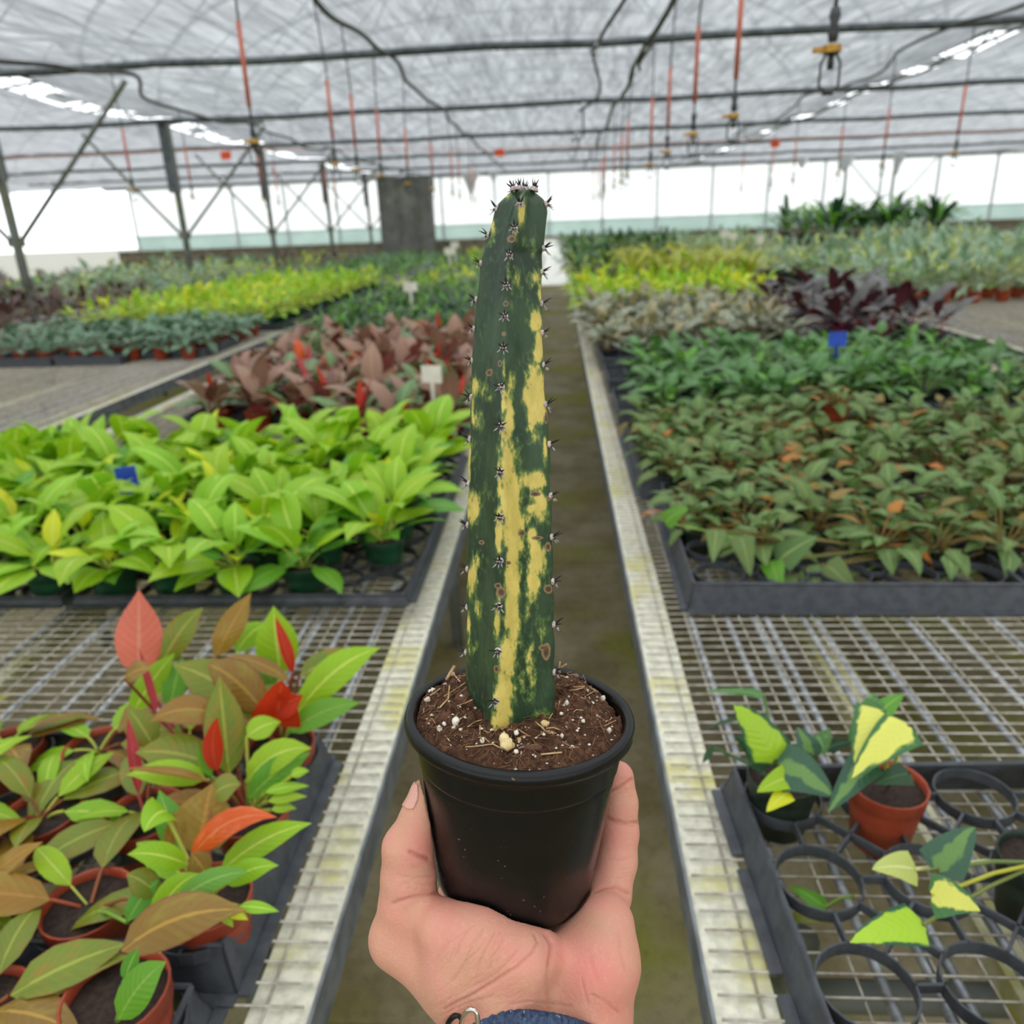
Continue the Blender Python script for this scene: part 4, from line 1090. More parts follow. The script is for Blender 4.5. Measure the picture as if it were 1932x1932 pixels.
hero_leaf(V3, (1770,1640), (1840,1560), 0.78, 0.8, 84, 'vardark', 0.01, 'heart', 0, .25, stalk_from=c3)
rg = random.Random(8)
for nm, bp, tp, d_, w_, mk in (('fallen green leaf lying on the mesh inside the near ring at right', (1556,1712), (1488,1672), 0.945, 44, 'limedeep'), ('fallen pale green leaf lying on the mesh below the near ring', (1500,1722), (1568,1742), 0.925, 48, 'olive')):
    b_, t_ = G(bp[0], bp[1], ZB + 0.008), G(tp[0], tp[1], ZB + 0.012)
    mb = MB(); mid = [b_.lerp(t_, k / 7) + Vector((0, 0, 0.004 * math.sin(PI * k / 7))) for k in range(8)]
    blade(mb, mid, [Vector((0, 0, 1))] * 8, w_ * d_ / FPX, 'heart', 0.15, 5, 0, 0.02)
    if 'inside' in nm: stalk(mb, [b_, G(1585,1695,ZB+.02), G(1612,1690,ZB+.03)], 0.0018, 5)
    tag(mb.build('fallen_leaf', LM[mk]), nm, 'leaf')

# left bench: black web tray of lime plants
ring_tray('black web tray under the lime plants on the left bench, near one', -1.07, 1.435, 5, 3, 0.146, 0.045, M_['trayblack'], 0.0, side_h=0.014)
ring_tray('black web tray under the lime plants on the left bench, far one', -1.07, 1.90, 5, 4, 0.146, 0.045, M_['trayblack'], 0.0, side_h=0.014, ind=False)
ring_tray('black web tray under the lime plants against the back of the left bench', -1.83, 1.435, 5, 7, 0.146, 0.045, M_['trayblack'], 0.0, side_h=0.014, ind=False)
bed('lime', 'lime-leaf plant in green pot', -1.75, -0.425, 1.52, 2.40, 0.147, 0.147, 1, 21, 0, skip={(0, 0)}, where='of its tray', group='lime plants on the left bench', jit=0.12)
# burgundy plants
for k in range(2):
    for i in range(2):
        cell_tray(f'black plastic tray under the burgundy plants, {"front" if k == 0 else "rear"} one, {"aisle side" if i == 0 else "inner side"}', -0.345 - 0.62 * (i + 1) + 0.01, 2.62 + 1.1 * k if i == 0 else 3.08 + 1.0 * k, 0.6, 0.95, 0.055, M_['trayblack'])
bed('burg', 'burgundy-leaf plant in red pot', -1.42, -0.40, 2.72, 3.0, 0.17, 0.16, 1, 31, 1, skip={(3,0),(4,0),(5,0),(6,0),(4,1),(5,1),(6,1)}, group='burgundy plants on the left bench')
bed('burg', 'burgundy-leaf plant in red pot, rear group', -1.44, -0.40, 3.2, 4.9, 0.175, 0.17, 1, 32, 1, group='burgundy plants on the left bench', drop=0.04)
bed('dark', 'small dark green plant behind the burgundy ones', -1.86, -0.42, 5.25, 8.6, 0.2, 0.21, 1, 41, 2, leaves=False, group='small dark green plants on the left bench')
cell_tray('long black tray along the aisle edge under the small dark plants', -0.98, 5.15, 0.6, 1.2, 0.05, M_['trayblack'])
foliage_mass('far_foliage', 'mixed green and yellow foliage at the far end of the left bench', [('dark', .55), ('limefar', .25), ('green' if False else 'bluegreen', .1), ('carpet', .1)], -1.85, -0.4, 8.8, 19.6, 0.22, 0.24, 51)
# bench beyond: silver plants, then lime
for i in range(4):
    cell_tray(f'black tray under the silvery green plants, {ORD[i+1]} from the right', -2.33 - 0.47 * (i + 1), 4.85 if i else 5.05, 0.44, 0.62, 0.055, M_['traygrey'])
bed('bluegreen', 'silvery green plant in red pot', -4.05, -2.45, 5.0, 6.15, 0.19, 0.19, 1, 61, 2, group='silvery green plants at the left')
bed('limefar', 'bright lime plant beyond the silvery ones', -3.95, -2.42, 6.45, 10.6, 0.2, 0.22, 1, 62, 2, leaves=False, group='bright lime plants at the left', scale=1.15)
foliage_mass('far_foliage', 'dark and mid green foliage at the far end of the bench beyond the left one', [('dark', .8), ('bluegreen', .2)], -4.1, -2.4, 10.9, 19.6, 0.24, 0.26, 63)
for k in range(4):
    cell_tray(f'black tray along the edge under the bright lime plants, {ORD[k+1]} from the front', -2.85, 6.4 + 1.12 * k, 0.56, 1.05, 0.05, M_['trayblack'], nx=4, ny=8)
POSTCUT = lambda x, y: abs(x + 5.36) < 0.2
foliage_mass('far_foliage', 'dark red-brown foliage on the farther left bench in front of the first post', [('darkred', 1)], -6.7, -4.6, 6.2, 9.0, 0.24, 0.25, 71, cut=POSTCUT)
foliage_mass('far_foliage', 'pale variegated foliage on the farther left bench around the posts', [('bluegreen', .5), ('carpet', .2), ('varsilver', .3)], -6.7, -4.6, 9.2, 13.5, 0.26, 0.28, 72, cut=POSTCUT)
foliage_mass('far_foliage', 'mixed brown and green foliage at the far end of the farther left bench', [('darkred', .3), ('dark', .4), ('limefar', .3)], -6.7, -4.6, 13.7, 20.3, 0.28, 0.32, 73, cut=POSTCUT)
foliage_mass('far_foliage', 'low dark green foliage beyond the posts at far left', [('dark', .5), ('bluegreen', .25), ('darkred', .25)], -9.3, -7.1, 6.0, 21.3, 0.3, 0.36, 74)
# right bench
ring_tray('grey tray with open rings at the corner under trailing velvet plants', 0.262, 1.452, 5, 5, 0.132, 0.058, M_['traygrey'], math.radians(-1.5))
ring_tray('grey tray under trailing velvet plants right of the corner one', 0.945, 1.44, 5, 5, 0.132, 0.058, M_['traygrey'], math.radians(-1.5), ind=False)
ring_tray('grey tray behind the corner one, its edge along the aisle', 0.235, 2.16, 5, 5, 0.132, 0.058, M_['traygrey'], 0, ind=False)
ring_tray('grey tray behind the second velvet plant tray', 0.92, 2.16, 5, 5, 0.132, 0.058, M_['traygrey'], 0, ind=False)
VB = bed('bronze', 'velvet heart-leaf plant in dark pot', 0.33, 1.62, 1.62, 2.75, 0.128, 0.128, -1, 81, 0, skip={(0,0),(0,3),(2,0)}, group='velvet heart-leaf plants on the right bench', jit=0.3, drop=0.04)
for key, b_, t_, w_, mk in (((3,0),(1352,1000),(1345,1062),40,'heart'), ((3,0),(1398,1012),(1416,1088),48,'heart'), ((4,0),(1455,1060),(1472,1126),46,'limedeep'), ((4,0),(1478,1092),(1500,1150),50,'heart'),
        ((4,0),(1522,1072),(1562,1142),46,'heart'), ((4,0),(1502,1128),(1528,1172),40,'limedeep'), ((5,0),(1560,1066),(1614,1122),60,'heart'), ((6,0),(1640,1136),(1684,1122),50,'greenlight'), ((4,0),(1470,1056),(1544,1012),62,'heart'), ((1,0),(1255,985),(1300,960),40,'greenlight'), ((5,0),(1590,1130),(1600,1180),40,'heartbronze')):
    if key in VB: hero_leaf(VB[key], b_, t_, 1.66, 1.62, w_, mk, 0.01, 'heart', 0, .25)
cell_tray('empty grey cell tray on the right bench at the aisle edge, nearer of two', 0.236, 3.0, 0.62, 0.42, 0.06, M_['traygrey'])
cell_tray('empty grey cell tray on the right bench at the aisle edge, farther of two', 0.236, 3.62, 0.62, 0.42, 0.06, M_['traygrey'])
cell_tray('empty grey cell tray at the right beneath the blue tag', 0.92, 2.86, 0.9, 0.42, 0.06, M_['traygrey'], nx=8)
bed('green', 'green heart-leaf plant', 0.42, 1.9, 2.98, 4.0, 0.15, 0.155, -1, 91, 1, skip={(4,0),(5,0),(6,0),(7,0),(8,0),(9,0)}, group='green heart-leaf plants on the right bench', drop=0.03)
R0 = plant('bronze', 0.93, 2.6, 'wilted plant in a bright red-brown pot standing among the green ones', random.Random(5), pot='potred', z=ZB + 0.09, q=1, scale=1.1)
for i in range(2):
    cell_tray(f'grey cell tray in front of the silver plants, {"aisle side" if i == 0 else "right side"}', 0.24 + 0.66 * i, 4.2 + 0.34 * i, 0.62, 0.5, 0.06, M_['traygrey'])
bed('silver', 'silver-bronze trailing plant', 0.30, 1.36, 4.42, 6.3, 0.17, 0.19, -1, 101, 1, group='silver-bronze plants on the right bench', scale=1.05, skip={(4,0),(5,0),(6,0)})
bed('limefar', 'bright lime plant behind the silver ones', 0.25, 1.62, 6.6, 8.2, 0.18, 0.2, -1, 102, 2, leaves=False, group='bright lime plants on the right bench', scale=1.2)
bed('strap', 'yellow strap-leaf plant', 0.8, 2.05, 8.6, 10.6, 0.4, 0.45, -1, 103, 1, group='yellow strap-leaf plants on the right bench', scale=1.35)
bed('darktall', 'tall dark green plant at the far aisle edge', 0.28, 0.62, 8.5, 12.5, 0.32, 0.4, -1, 104, 2, leaves=False, group='tall dark green plants on the right bench')
foliage_mass('far_foliage', 'tall mixed dark green foliage at the far end of the right bench', [('darktall', .8), ('strap', .2)], 0.3, 2.15, 12.6, 19.5, 0.32, 0.36, 105)
foliage_mass('far_foliage', 'low dark foliage behind the yellow strap-leaf plants', [('dark', 1)], 0.9, 2.2, 11.3, 12.5, 0.24, 0.26, 106)
bed('burgmetal', 'dark metallic-leaf plant', 1.62, 2.12, 4.55, 6.1, 0.25, 0.27, -1, 107, 1, group='dark metallic-leaf plants at the right')
cell_tray('black tray under the dark metallic-leaf plants', 1.5, 4.4, 0.66, 1.0, 0.06, M_['trayblack'])
foliage_mass('far_foliage', 'tall pale variegated foliage at the near end of the far right bench', [('varsilver', 1)], 2.75, 4.6, 7.6, 10.8, 0.22, 0.24, 111)
bed('varsilver', 'tall pale variegated plant in red pot', 2.75, 4.5, 6.9, 7.4, 0.25, 0.26, -1, 112, 2, leaves=False, group='tall pale variegated plants at the right')
foliage_mass('far_foliage', 'low pale yellow foliage carpet on the far right bench', [('carpet', 1)], 2.65, 4.6, 11.0, 15.0, 0.24, 0.26, 113)
foliage_mass('far_foliage', 'mixed pale foliage at the end of the far right bench', [('varsilver', .5), ('carpet', .5)], 2.65, 4.6, 15.2, 20.3, 0.28, 0.3, 114)
for k in range(3):
    cell_tray(f'black tray at the edge of the far right bench, {ORD[k+1]} from the front', 2.62, 6.8 + 1.5 * k, 0.6, 1.2, 0.05, M_['trayblack'], nx=4, ny=8)
bed('fern', 'dark fern by the right end of the far wall', 5.8, 8.0, 17.4, 21.0, 1.05, 1.2, -1, 115, 1, leaves=False, group='dark ferns at the far right', scale=1.9)
foliage_mass('far_foliage', 'pale and green foliage in front of the ferns at right', [('varsilver', .6), ('dark', .4)], 5.3, 8.2, 9.0, 16.6, 0.32, 0.36, 116)

# plant tags on stakes
def plant_tag(label, px, py, d, w, h, hang, m, tilt=0.0, bottom=None):
    c = P(px, py, d)
    t = thing('plant_tag', label, 'tag', (c.x, c.y, c.z - hang), tilt)
    b = MB(); b.box((-w / 2, -0.0009, hang - h / 2), (w / 2, 0.0009, hang + h / 2)); b.build('head', m, t, False)
    b = MB(); b.box((-w * .09, -0.0009, 0), (w * .09, 0.0009, hang - h / 2)); b.build('stake', m, t, False)
plant_tag('blue plant tag standing in the green heart-leaf plants at right', 1580, 640, 3.35, 0.085, 0.065, 0.2, M_['tagblue'], 0.2)
plant_tag('white plant tag among the burgundy plants beside the cactus', 814, 706, 2.85, 0.08, 0.065, 0.17, M_['tagwhite'], -0.25)
plant_tag('white plant tag in the dark green plants at left, midway', 774, 541, 6.0, 0.11, 0.07, 0.17, M_['tagwhite'])
plant_tag('blue plant tag at the left photo edge among lime plants', 240, 905, 2.0, 0.05, 0.07, 0.16, M_['tagblue'], 0.5)
plant_tag('small blue tag among the yellow strap-leaf plants', 1295, 512, 8.4, 0.12, 0.08, 0.22, M_['tagblue'])
plant_tag('small white tag far off on the left bench, nearer of two', 848, 474, 11.5, 0.15, 0.1, 0.35, M_['tagwhite'])
plant_tag('small white tag far off on the left bench, farther of two', 858, 462, 14.0, 0.15, 0.1, 0.4, M_['tagwhite'])
plant_tag('white tag pair at the far right bench, left one', 1368, 441, 13.5, 0.16, 0.1, 0.5, M_['tagwhite'])
plant_tag('white tag pair at the far right bench, right one', 1384, 445, 13.2, 0.14, 0.1, 0.5, M_['tagwhite'])
plant_tag('white tag leaning among pale plants at the far right', 1434, 452, 12.0, 0.14, 0.12, 0.35, M_['tagwhite'], 0.4)
# ------------------------------------------------------------------ the potted cactus in the hand
def camv(x, y, z): return (CM @ Vector((x, y, z)))
AX = camv(0.028, 0.9708, 0.2385).normalized()         # pot axis: leans a little back toward the viewer's view plane
PC = P(981, 1338, 0.390)                               # centre of the rim
RIM, PH, RB = 0.0583, 0.107, 0.0405
_xa = camv(1, 0, 0); _xa = (_xa - AX * _xa.dot(AX)).normalized(); _ya = AX.cross(_xa)
PF = Matrix((( _xa.x, _ya.x, AX.x, PC.x), (_xa.y, _ya.y, AX.y, PC.y), (_xa.z, _ya.z, AX.z, PC.z), (0, 0, 0, 1)))
pc = thing('potted_cactus', 'tall variegated green and yellow spiny cactus in a black pot held in the hand', 'plant', PF @ Vector((0, 0, -PH)))
LOC = Vector(pc.location)
def child(mb, name, m, smooth=True, parent=None, **kw):
    mb.v = [tuple(Vector(v) - LOC) for v in mb.v]
    return mb.build(name, m, parent or pc, smooth, **kw)
def pot_r(z):   # outer radius at height z below the rim (z <= 0)
    t = -z / PH
    r = (RIM - 0.004) + (RB - (RIM - 0.004)) * t
    if z < -0.024: r -= 0.0006
    k = (t - 0.86) / 0.14
    if k > 0: r -= 0.0075 * k * k
    return r
m, ns, ls, p = nt_mat('glossy_black_pot')
pos = ns.new('ShaderNodeTexCoord').outputs['Object']
sp_ = noise_tex(ns, ls, pos, 420, 2, 0.5); bl = noise_tex(ns, ls, pos, 30, 3, 0.5)
k = mth(ns, ls, 'MULTIPLY', smap(ns, ls, sp_, 0.71, 0.76), smap(ns, ls, bl, 0.5, 0.62))
ls.new(mixc(ns, ls, k, lin((11,11,12)), lin((150,120,80))), p.inputs['Base Color'])
ls.new(smap(ns, ls, bl, 0.3, 0.7, 0.24, 0.34), p.inputs['Roughness']); p.inputs['Specular IOR Level'].default_value = 0.36
POTM = m
b = MB()
prof = [(0, -PH + 0.002), (RB * .7, -PH + 0.002), (pot_r(-PH) - 0.001, -PH)]
for k in range(25):
    z = -PH + (PH - 0.0085) * k / 24
    if z < -0.0255 or z > -0.0215: prof.append((pot_r(z), z))
    if z < -0.0255 < z + (PH - 0.0085) / 24:
        prof += [(pot_r(-0.0250) - 0.0002, -0.0250), (pot_r(-0.0250) - 0.0003, -0.0246), (pot_r(-0.0239), -0.0240), (pot_r(-0.0230), -0.0228)]
prof += [(RIM - 0.0042, -0.0080), (RIM - 0.0015, -0.0078), (RIM - .0002, -0.0062), (RIM, -0.0035), (RIM - .0008, -0.0012), (RIM - 0.0025, 0.0), (RIM - 0.0045, -0.0006), (RIM - 0.0058, -0.003), (RIM - 0.0062, -0.010), (RIM - 0.0082, -0.026)]
b.lathe(prof, 96, PF); child(b, 'pot', POTM)
# soil: a fibrous mound
m, ns, ls, p = nt_mat('peat_soil')
pos = ns.new('ShaderNodeTexCoord').outputs['Object']
a = noise_tex(ns, ls, pos, 230, 6, 0.7); c = noise_tex(ns, ls, pos, 70, 4, 0.6); s_ = noise_tex(ns, ls, pos, 520, 2, 0.5)
col = mixc(ns, ls, smap(ns, ls, a, 0.3, 0.7), lin((50,32,24)), lin((128,92,68)))
col = mixc(ns, ls, smap(ns, ls, c, 0.42, 0.66), col, lin((84,58,44)))
col = mixc(ns, ls, smap(ns, ls, s_, 0.68, 0.74), col, lin((190,160,126)))
ls.new(col, p.inputs['Base Color']); p.inputs['Roughness'].default_value = 0.95; p.inputs['Specular IOR Level'].default_value = 0.2
bump(ns, ls, p, a, 0.9, 0.003)
def soil_h(x, y):
    r = math.hypot(x, y) / (RIM - 0.006)
    h = -0.0055 + 0.0085 * max(0, 1 - r ** 2) ** 0.7
    h += 0.006 * math.exp(-(((x + 0.030) / .018) ** 2 + ((y - 0.018) / .02) ** 2)) + 0.004 * math.exp(-(((x - 0.030) / .02) ** 2 + ((y - 0.02) / .02) ** 2)) - 0.004 * math.exp(-(((x - 0.046) / .008) ** 2 + ((y - 0.008) / .02) ** 2))
    h += 0.0034 * noise.noise(Vector((x * 110, y * 110, 1))) + 0.0026 * noise.noise(Vector((x * 320, y * 320, 2))) + 0.0016 * noise.noise(Vector((x * 700, y * 700, 5)))
    return h
b = MB(); vs = []; fs = []; NR, NA = 60, 180
for i in range(NR + 1):
    r = (RIM - 0.0062) * i / NR
    for k in range(NA):
        q = 2 * PI * k / NA; x, y = r * math.cos(q), r * math.sin(q)
        vs.append(PF @ Vector((x, y, soil_h(x, y))))
for i in range(NR):
    for k in range(NA):
        fs.append((i*NA+k, i*NA+(k+1) % NA, (i+1)*NA+(k+1) % NA, (i+1)*NA+k))
b.add(vs, fs); child(b, 'soil', m)
SOIL_CAM = lambda px, py: None
def on_soil(px, py):
    """point of the soil seen at a pixel (in pot coordinates)"""
    o = PF.inverted() @ CAM; d = (PF.inverted().to_3x3() @ (CM @ Vector(((px - 966) / FPX, -(py - 966) / FPX, -1)))).normalized()
    t = (0.004 - o.z) / d.z
    for _ in range(6):
        q = o + d * t; t += (soil_h(q.x, q.y) - q.z) / d.z
    q = o + d * t; r = math.hypot(q.x, q.y); lim = RIM - 0.0095
    if r > lim: q.x *= lim / r; q.y *= lim / r; q.z = soil_h(q.x, q.y)
    return q
# perlite crumbs
PERL = mat('white_perlite', (246,240,226), (226,212,184), 260, 0.8, bmp=0.4)
PERLY = mat('cream_perlite', (240,224,170), (222,190,128), 260, 0.8, bmp=0.4)
def crumb(name, q, r, m, seed):
    rg = random.Random(seed); b = MB(); n1, n2 = 6, 9; vs = []; fs = []
    ax = [rg.uniform(.75, 1.2) for _ in range(3)]; o = Vector((rg.random() * 9, rg.random() * 9, 0))
    for i in range(n1 + 1):
        th = PI * i / n1
        for k in range(n2):
            f = 2 * PI * k / n2
            d = Vector((math.sin(th) * math.cos(f), math.sin(th) * math.sin(f), math.cos(th)))
            rr = r * (1 + 0.45 * noise.noise(d * 1.7 + o))
            vs.append(PF @ (q + Vector((d.x * ax[0], d.y * ax[1], d.z * ax[2])) * rr))
    for i in range(n1):
        for k in range(n2): fs.append((i*n2+k, (i+1)*n2+k, (i+1)*n2+(k+1) % n2, i*n2+(k+1) % n2))
    b.add(vs, fs); child(b, name, m)
big = [(828,1284,6),(797,1306,8),(805,1310,5),(860,1364,9),(829,1380,9),(951,1396,9),(956,1408,11),(965,1413,8),(974,1384,5.5),(980,1398,6),(1028,1369,8),(1069,1329,6),(1118,1330,5),(1150,1327,6),(1149,1381,6),(788,1330,6),(911,1400,6),(832,1289,4),(1108,1304,3.5),(1059,1348,3.5),(856,1375,4),(838,1368,5),(870,1378,4),(974,1420,4),(1100,1362,4),(1060,1390,4),(1080,1410,3.5)]
for i, (x, y, r) in enumerate(big):
    q = on_soil(x, y); rr = r * 0.385 / FPX
    crumb('perlite_crumb', q + Vector((0, 0, rr * 0.35)), rr, PERLY if i in (5, 6, 7, 9, 10) else PERL, i)
rg = random.Random(4)
fine = MB()
for i in range(260):
    r = (RIM - 0.008) * math.sqrt(rg.random()); q = rg.uniform(0, 2 * PI); x, y = r * math.cos(q), r * math.sin(q)
    if abs(x) < 0.022 and abs(y) < 0.02: continue
    s_ = rg.choice((0.0003, 0.0004, 0.0006, 0.0009)); c = Vector((x, y, soil_h(x, y) + s_ * .4))
    vs = [PF @ (c + Vector(d) * s_ * rg.uniform(.8, 1.3)) for d in ((1,0,0),(-1,0,0),(0,1,0),(0,-1,0),(0,0,1),(0,0,-1))]
    fine.add(vs, [(0,2,4),(2,1,4),(1,3,4),(3,0,4),(2,0,5),(1,2,5),(3,1,5),(0,3,5)])
child(fine, 'fine_perlite', PERL, False, kind='stuff')
# straw fibres
STRAW = mat('straw_fibre', (216,186,136), (176,132,86), 200, 0.8)
BARK = mat('bark_bit', (104,70,52), (78,52,40), 200, 0.9)
def fibre(pxs, r, m=STRAW, lift=0.0012, name='straw_fibre', ends=None):
    pts = []
    for i, (x, y) in enumerate(pxs):
        q = on_soil(x, y); q.z += lift + (ends[i] if ends else 0); pts.append(PF @ q)
    sm = []
    for k in range(len(pts) - 1):
        for t in (0, .34, .67): sm.append(pts[k].lerp(pts[k + 1], t))
    sm.append(pts[-1]); b = MB(); b.tube(sm, r, 5); child(b, name, m)
for f in ([(848,1298),(846,1322),(829,1340)], [(878,1292),(858,1306),(838,1318)], [(842,1275),(858,1262),(872,1252)], [(833,1272),(838,1262)], [(800,1280),(792,1266)], [(882,1376),(896,1366),(910,1362)], [(878,1414),(900,1412),(930,1408),(948,1418)], [(840,1392),(848,1402)], [(1050,1330),(1045,1346),(1036,1360)], [(1056,1326),(1050,1350)], [(1082,1312),(1100,1322)], [(1125,1352),(1142,1366),(1154,1360)], [(1140,1374),(1162,1370)], [(984,1410),(983,1428)], [(1060,1424),(1020,1428)], [(906,1373),(905,1390)], [(1010,1366),(1024,1378),(1032,1388)], [(950,1384),(957,1394)], [(1108,1284),(1112,1270)], [(1092,1262),(1100,1250)], [(800,1340),(792,1352)], [(1140,1300),(1150,1312)], [(868,1290),(850,1280)], [(812,1316),(830,1304)]):
    fibre(f, 0.00022 + 0.00022 * random.random())
_r = random.Random(3)
for k in range(46):
    a = _r.uniform(0, 6.28); q = math.sqrt(_r.random()); x = 981 + 190 * q * math.cos(a); y = 1338 + 84 * q * math.sin(a)
    if 868 < x < 1052 and y < 1372: continue
    g_ = _r.uniform(-.6, .6); L_ = _r.uniform(12, 40); bd = _r.uniform(-6, 6)
    fibre([(x, y), (x + L_ * .5 * math.cos(g_) , y + L_ * .5 * math.sin(g_) + bd), (x + L_ * math.cos(g_), y + L_ * math.sin(g_))], _r.uniform(.00013, .0003), ends=(0, _r.uniform(.0, .0015), _r.uniform(0, .002)))
fibre([(1080,1262),(1098,1250),(1112,1244),(1122,1246)], 0.0005, ends=(0, .003, .005, .006))
fibre([(1084,1264),(1094,1252),(1106,1241)], 0.0004, ends=(0, .004, .008))
fibre([(982,1413),(1000,1415),(1022,1417)], 0.0014, BARK, name='bark_bit')
fibre([(856,1262),(866,1248)], 0.0022, BARK, name='bark_bit'); fibre([(800,1286),(795,1266)], 0.0009, STRAW, ends=(0, .004))
dust = MB(); rg = random.Random(9)
for i in range(420):
    r = (RIM - 0.008) * math.sqrt(rg.random()); q = rg.uniform(0, 2 * PI); x, y = r * math.cos(q), r * math.sin(q)
    L = rg.uniform(.003, .009); a = rg.uniform(0, 6.28); dz = rg.uniform(-.1, .35)
    pts = [Vector((x + math.cos(a) * L * t + .0008 * math.sin(t * 5 + i), y + math.sin(a) * L * t, 0)) for t in (0, .5, 1)]
    for j, v in enumerate(pts): v.z = soil_h(min(max(v.x, -.05), .05), v.y) + 0.0005 + dz * L * j / 2
    if all(v.xy.length < RIM - .007 for v in pts): dust.tube([PF @ v for v in pts], rg.choice((.00016, .00024)), 3, False)
child(dust, 'peat_threads', mat('peat_thread', (150,108,76), (108,74,54), 300, 0.9), kind='stuff')

# ---- stem: four ribs, outline read at a ladder of heights
LEFT = [(1395,879),(1370,878),(1250,877),(1150,880),(1000,882),(870,885),(730,890),(650,893),(560,900),(500,908),(450,920),(400,935),(372,948),(356,962),(348,974)]
RIGHT = [(1395,1047),(1350,1047),(1180,1045),(1080,1042),(930,1038),(840,1036),(760,1028),(690,1024),(630,1022),(560,1020),(510,1021),(480,1020),(465,1025),(440,1028),(400,1031),(375,1028),(358,1018),(348,1004)]
FRONT = [(1395,930),(1230,940),(1140,942),(1000,945),(890,945),(800,947),(730,946),(655,950),(595,953),(537,956),(480,962),(435,971),(400,979),(378,983),(350,988)]
def ladder(tab, y):
    t = sorted(tab); return float(np.interp(y, [q[0] for q in t], [q[1] for q in t]))
B0 = (PF @ Vector((0, 0, -0.004)))
cB = CM.transposed() @ (B0 - CAM)              # camera coordinates of the stem foot
dB_ = -cB.z
foot = Vector(((962 - 966) / FPX * dB_, cB.y - 0.004, -dB_))
DIR = Vector((0.0216, 0.9708, 0.2385)).normalized()
def at_L(L): return foot + DIR * L
def y_of(L): c = at_L(L); return 966 - FPX * c.y / -c.z
Ls = np.linspace(-0.02, 0.30, 3000); Ys = np.array([y_of(l) for l in Ls])
L_of = lambda y: float(np.interp(-y, -Ys, Ls))
LTOP = L_of(352)
EX = Vector((1, 0, 0)); EX = (EX - DIR * EX.dot(DIR)).normalized(); EZ = EX.cross(DIR)  # EZ points to the viewer
def section(L):
    c = at_L(L); d = -c.z; y = y_of(L)
    xl = (ladder(LEFT, y) - 966) / FPX * d; xr = (ladder(RIGHT, y) - 966) / FPX * d; xf = (ladder(FRONT, y) - 966) / FPX * d
    xc, R = (xl + xr) / 2, (xr - xl) / 2 / 0.972
    th = math.asin(max(-.5, min(.5, (xf - xc) / R)))
    return Vector((xc, c.y, c.z)), R, th
def rprof(s, top, L):
    """s = angle to the nearest rib (0..45 deg)"""
    s_ = math.sqrt(s * s + math.radians(4.0) ** 2)
    r = 0.7071 / math.cos(PI / 4 - min(s_, PI / 4)) / (0.7071 / math.cos(PI / 4 - math.radians(4.0)))
    r *= 1 - (0.085 + 0.30 * top) * math.sin(2 * min(s, PI / 4)) ** 1.5
    return r
NT, NL = 176, 330
V, PX, U = [], [], []
for j in range(NL + 1):
    L = -0.006 + (LTOP + 0.006) * j / NL
    c, R, th = section(L); t = max(0, (L - LTOP + 0.065) / 0.065)
    cap = 1.0
    if L > LTOP - 0.007: cap = math.sqrt(max(0.0, 1 - ((L - LTOP + 0.007) / 0.0071) ** 2)) * 0.75 + 0.25 * (1 - (L - LTOP + .007) / .0071)
    for k in range(NT):
        a = 2 * PI * k / NT
        rel = (a - th + PI / 4) % (PI / 2) - PI / 4
        r = R * cap * rprof(abs(rel), t * t, L)
        r *= 1 + 0.008 * noise.noise(Vector((math.cos(a) * 3, math.sin(a) * 3, L * 60)))
        bulge = math.exp(-(rel / .22) ** 2)
        r *= 1 + 0.016 * bulge * math.cos(2 * PI * L / 0.0225)
        # sunken waist under the top lump on the right rib
        p_ = c + EX * (math.sin(a) * r) + EZ * (math.cos(a) * r)
        w_ = CAM + CM @ p_
        V.append(w_); d = -p_.z
        PX.append((966 + FPX * p_.x / d, 966 - FPX * p_.y / d, math.cos(a), a, L))
Fs = []
for j in range(NL):
    for k in range(NT):
        Fs.append((j*NT+k, j*NT+(k+1) % NT, (j+1)*NT+(k+1) % NT, (j+1)*NT+k))
Fs.append(tuple(NL * NT + k for k in range(NT)))
b = MB(); b.add(V, Fs)
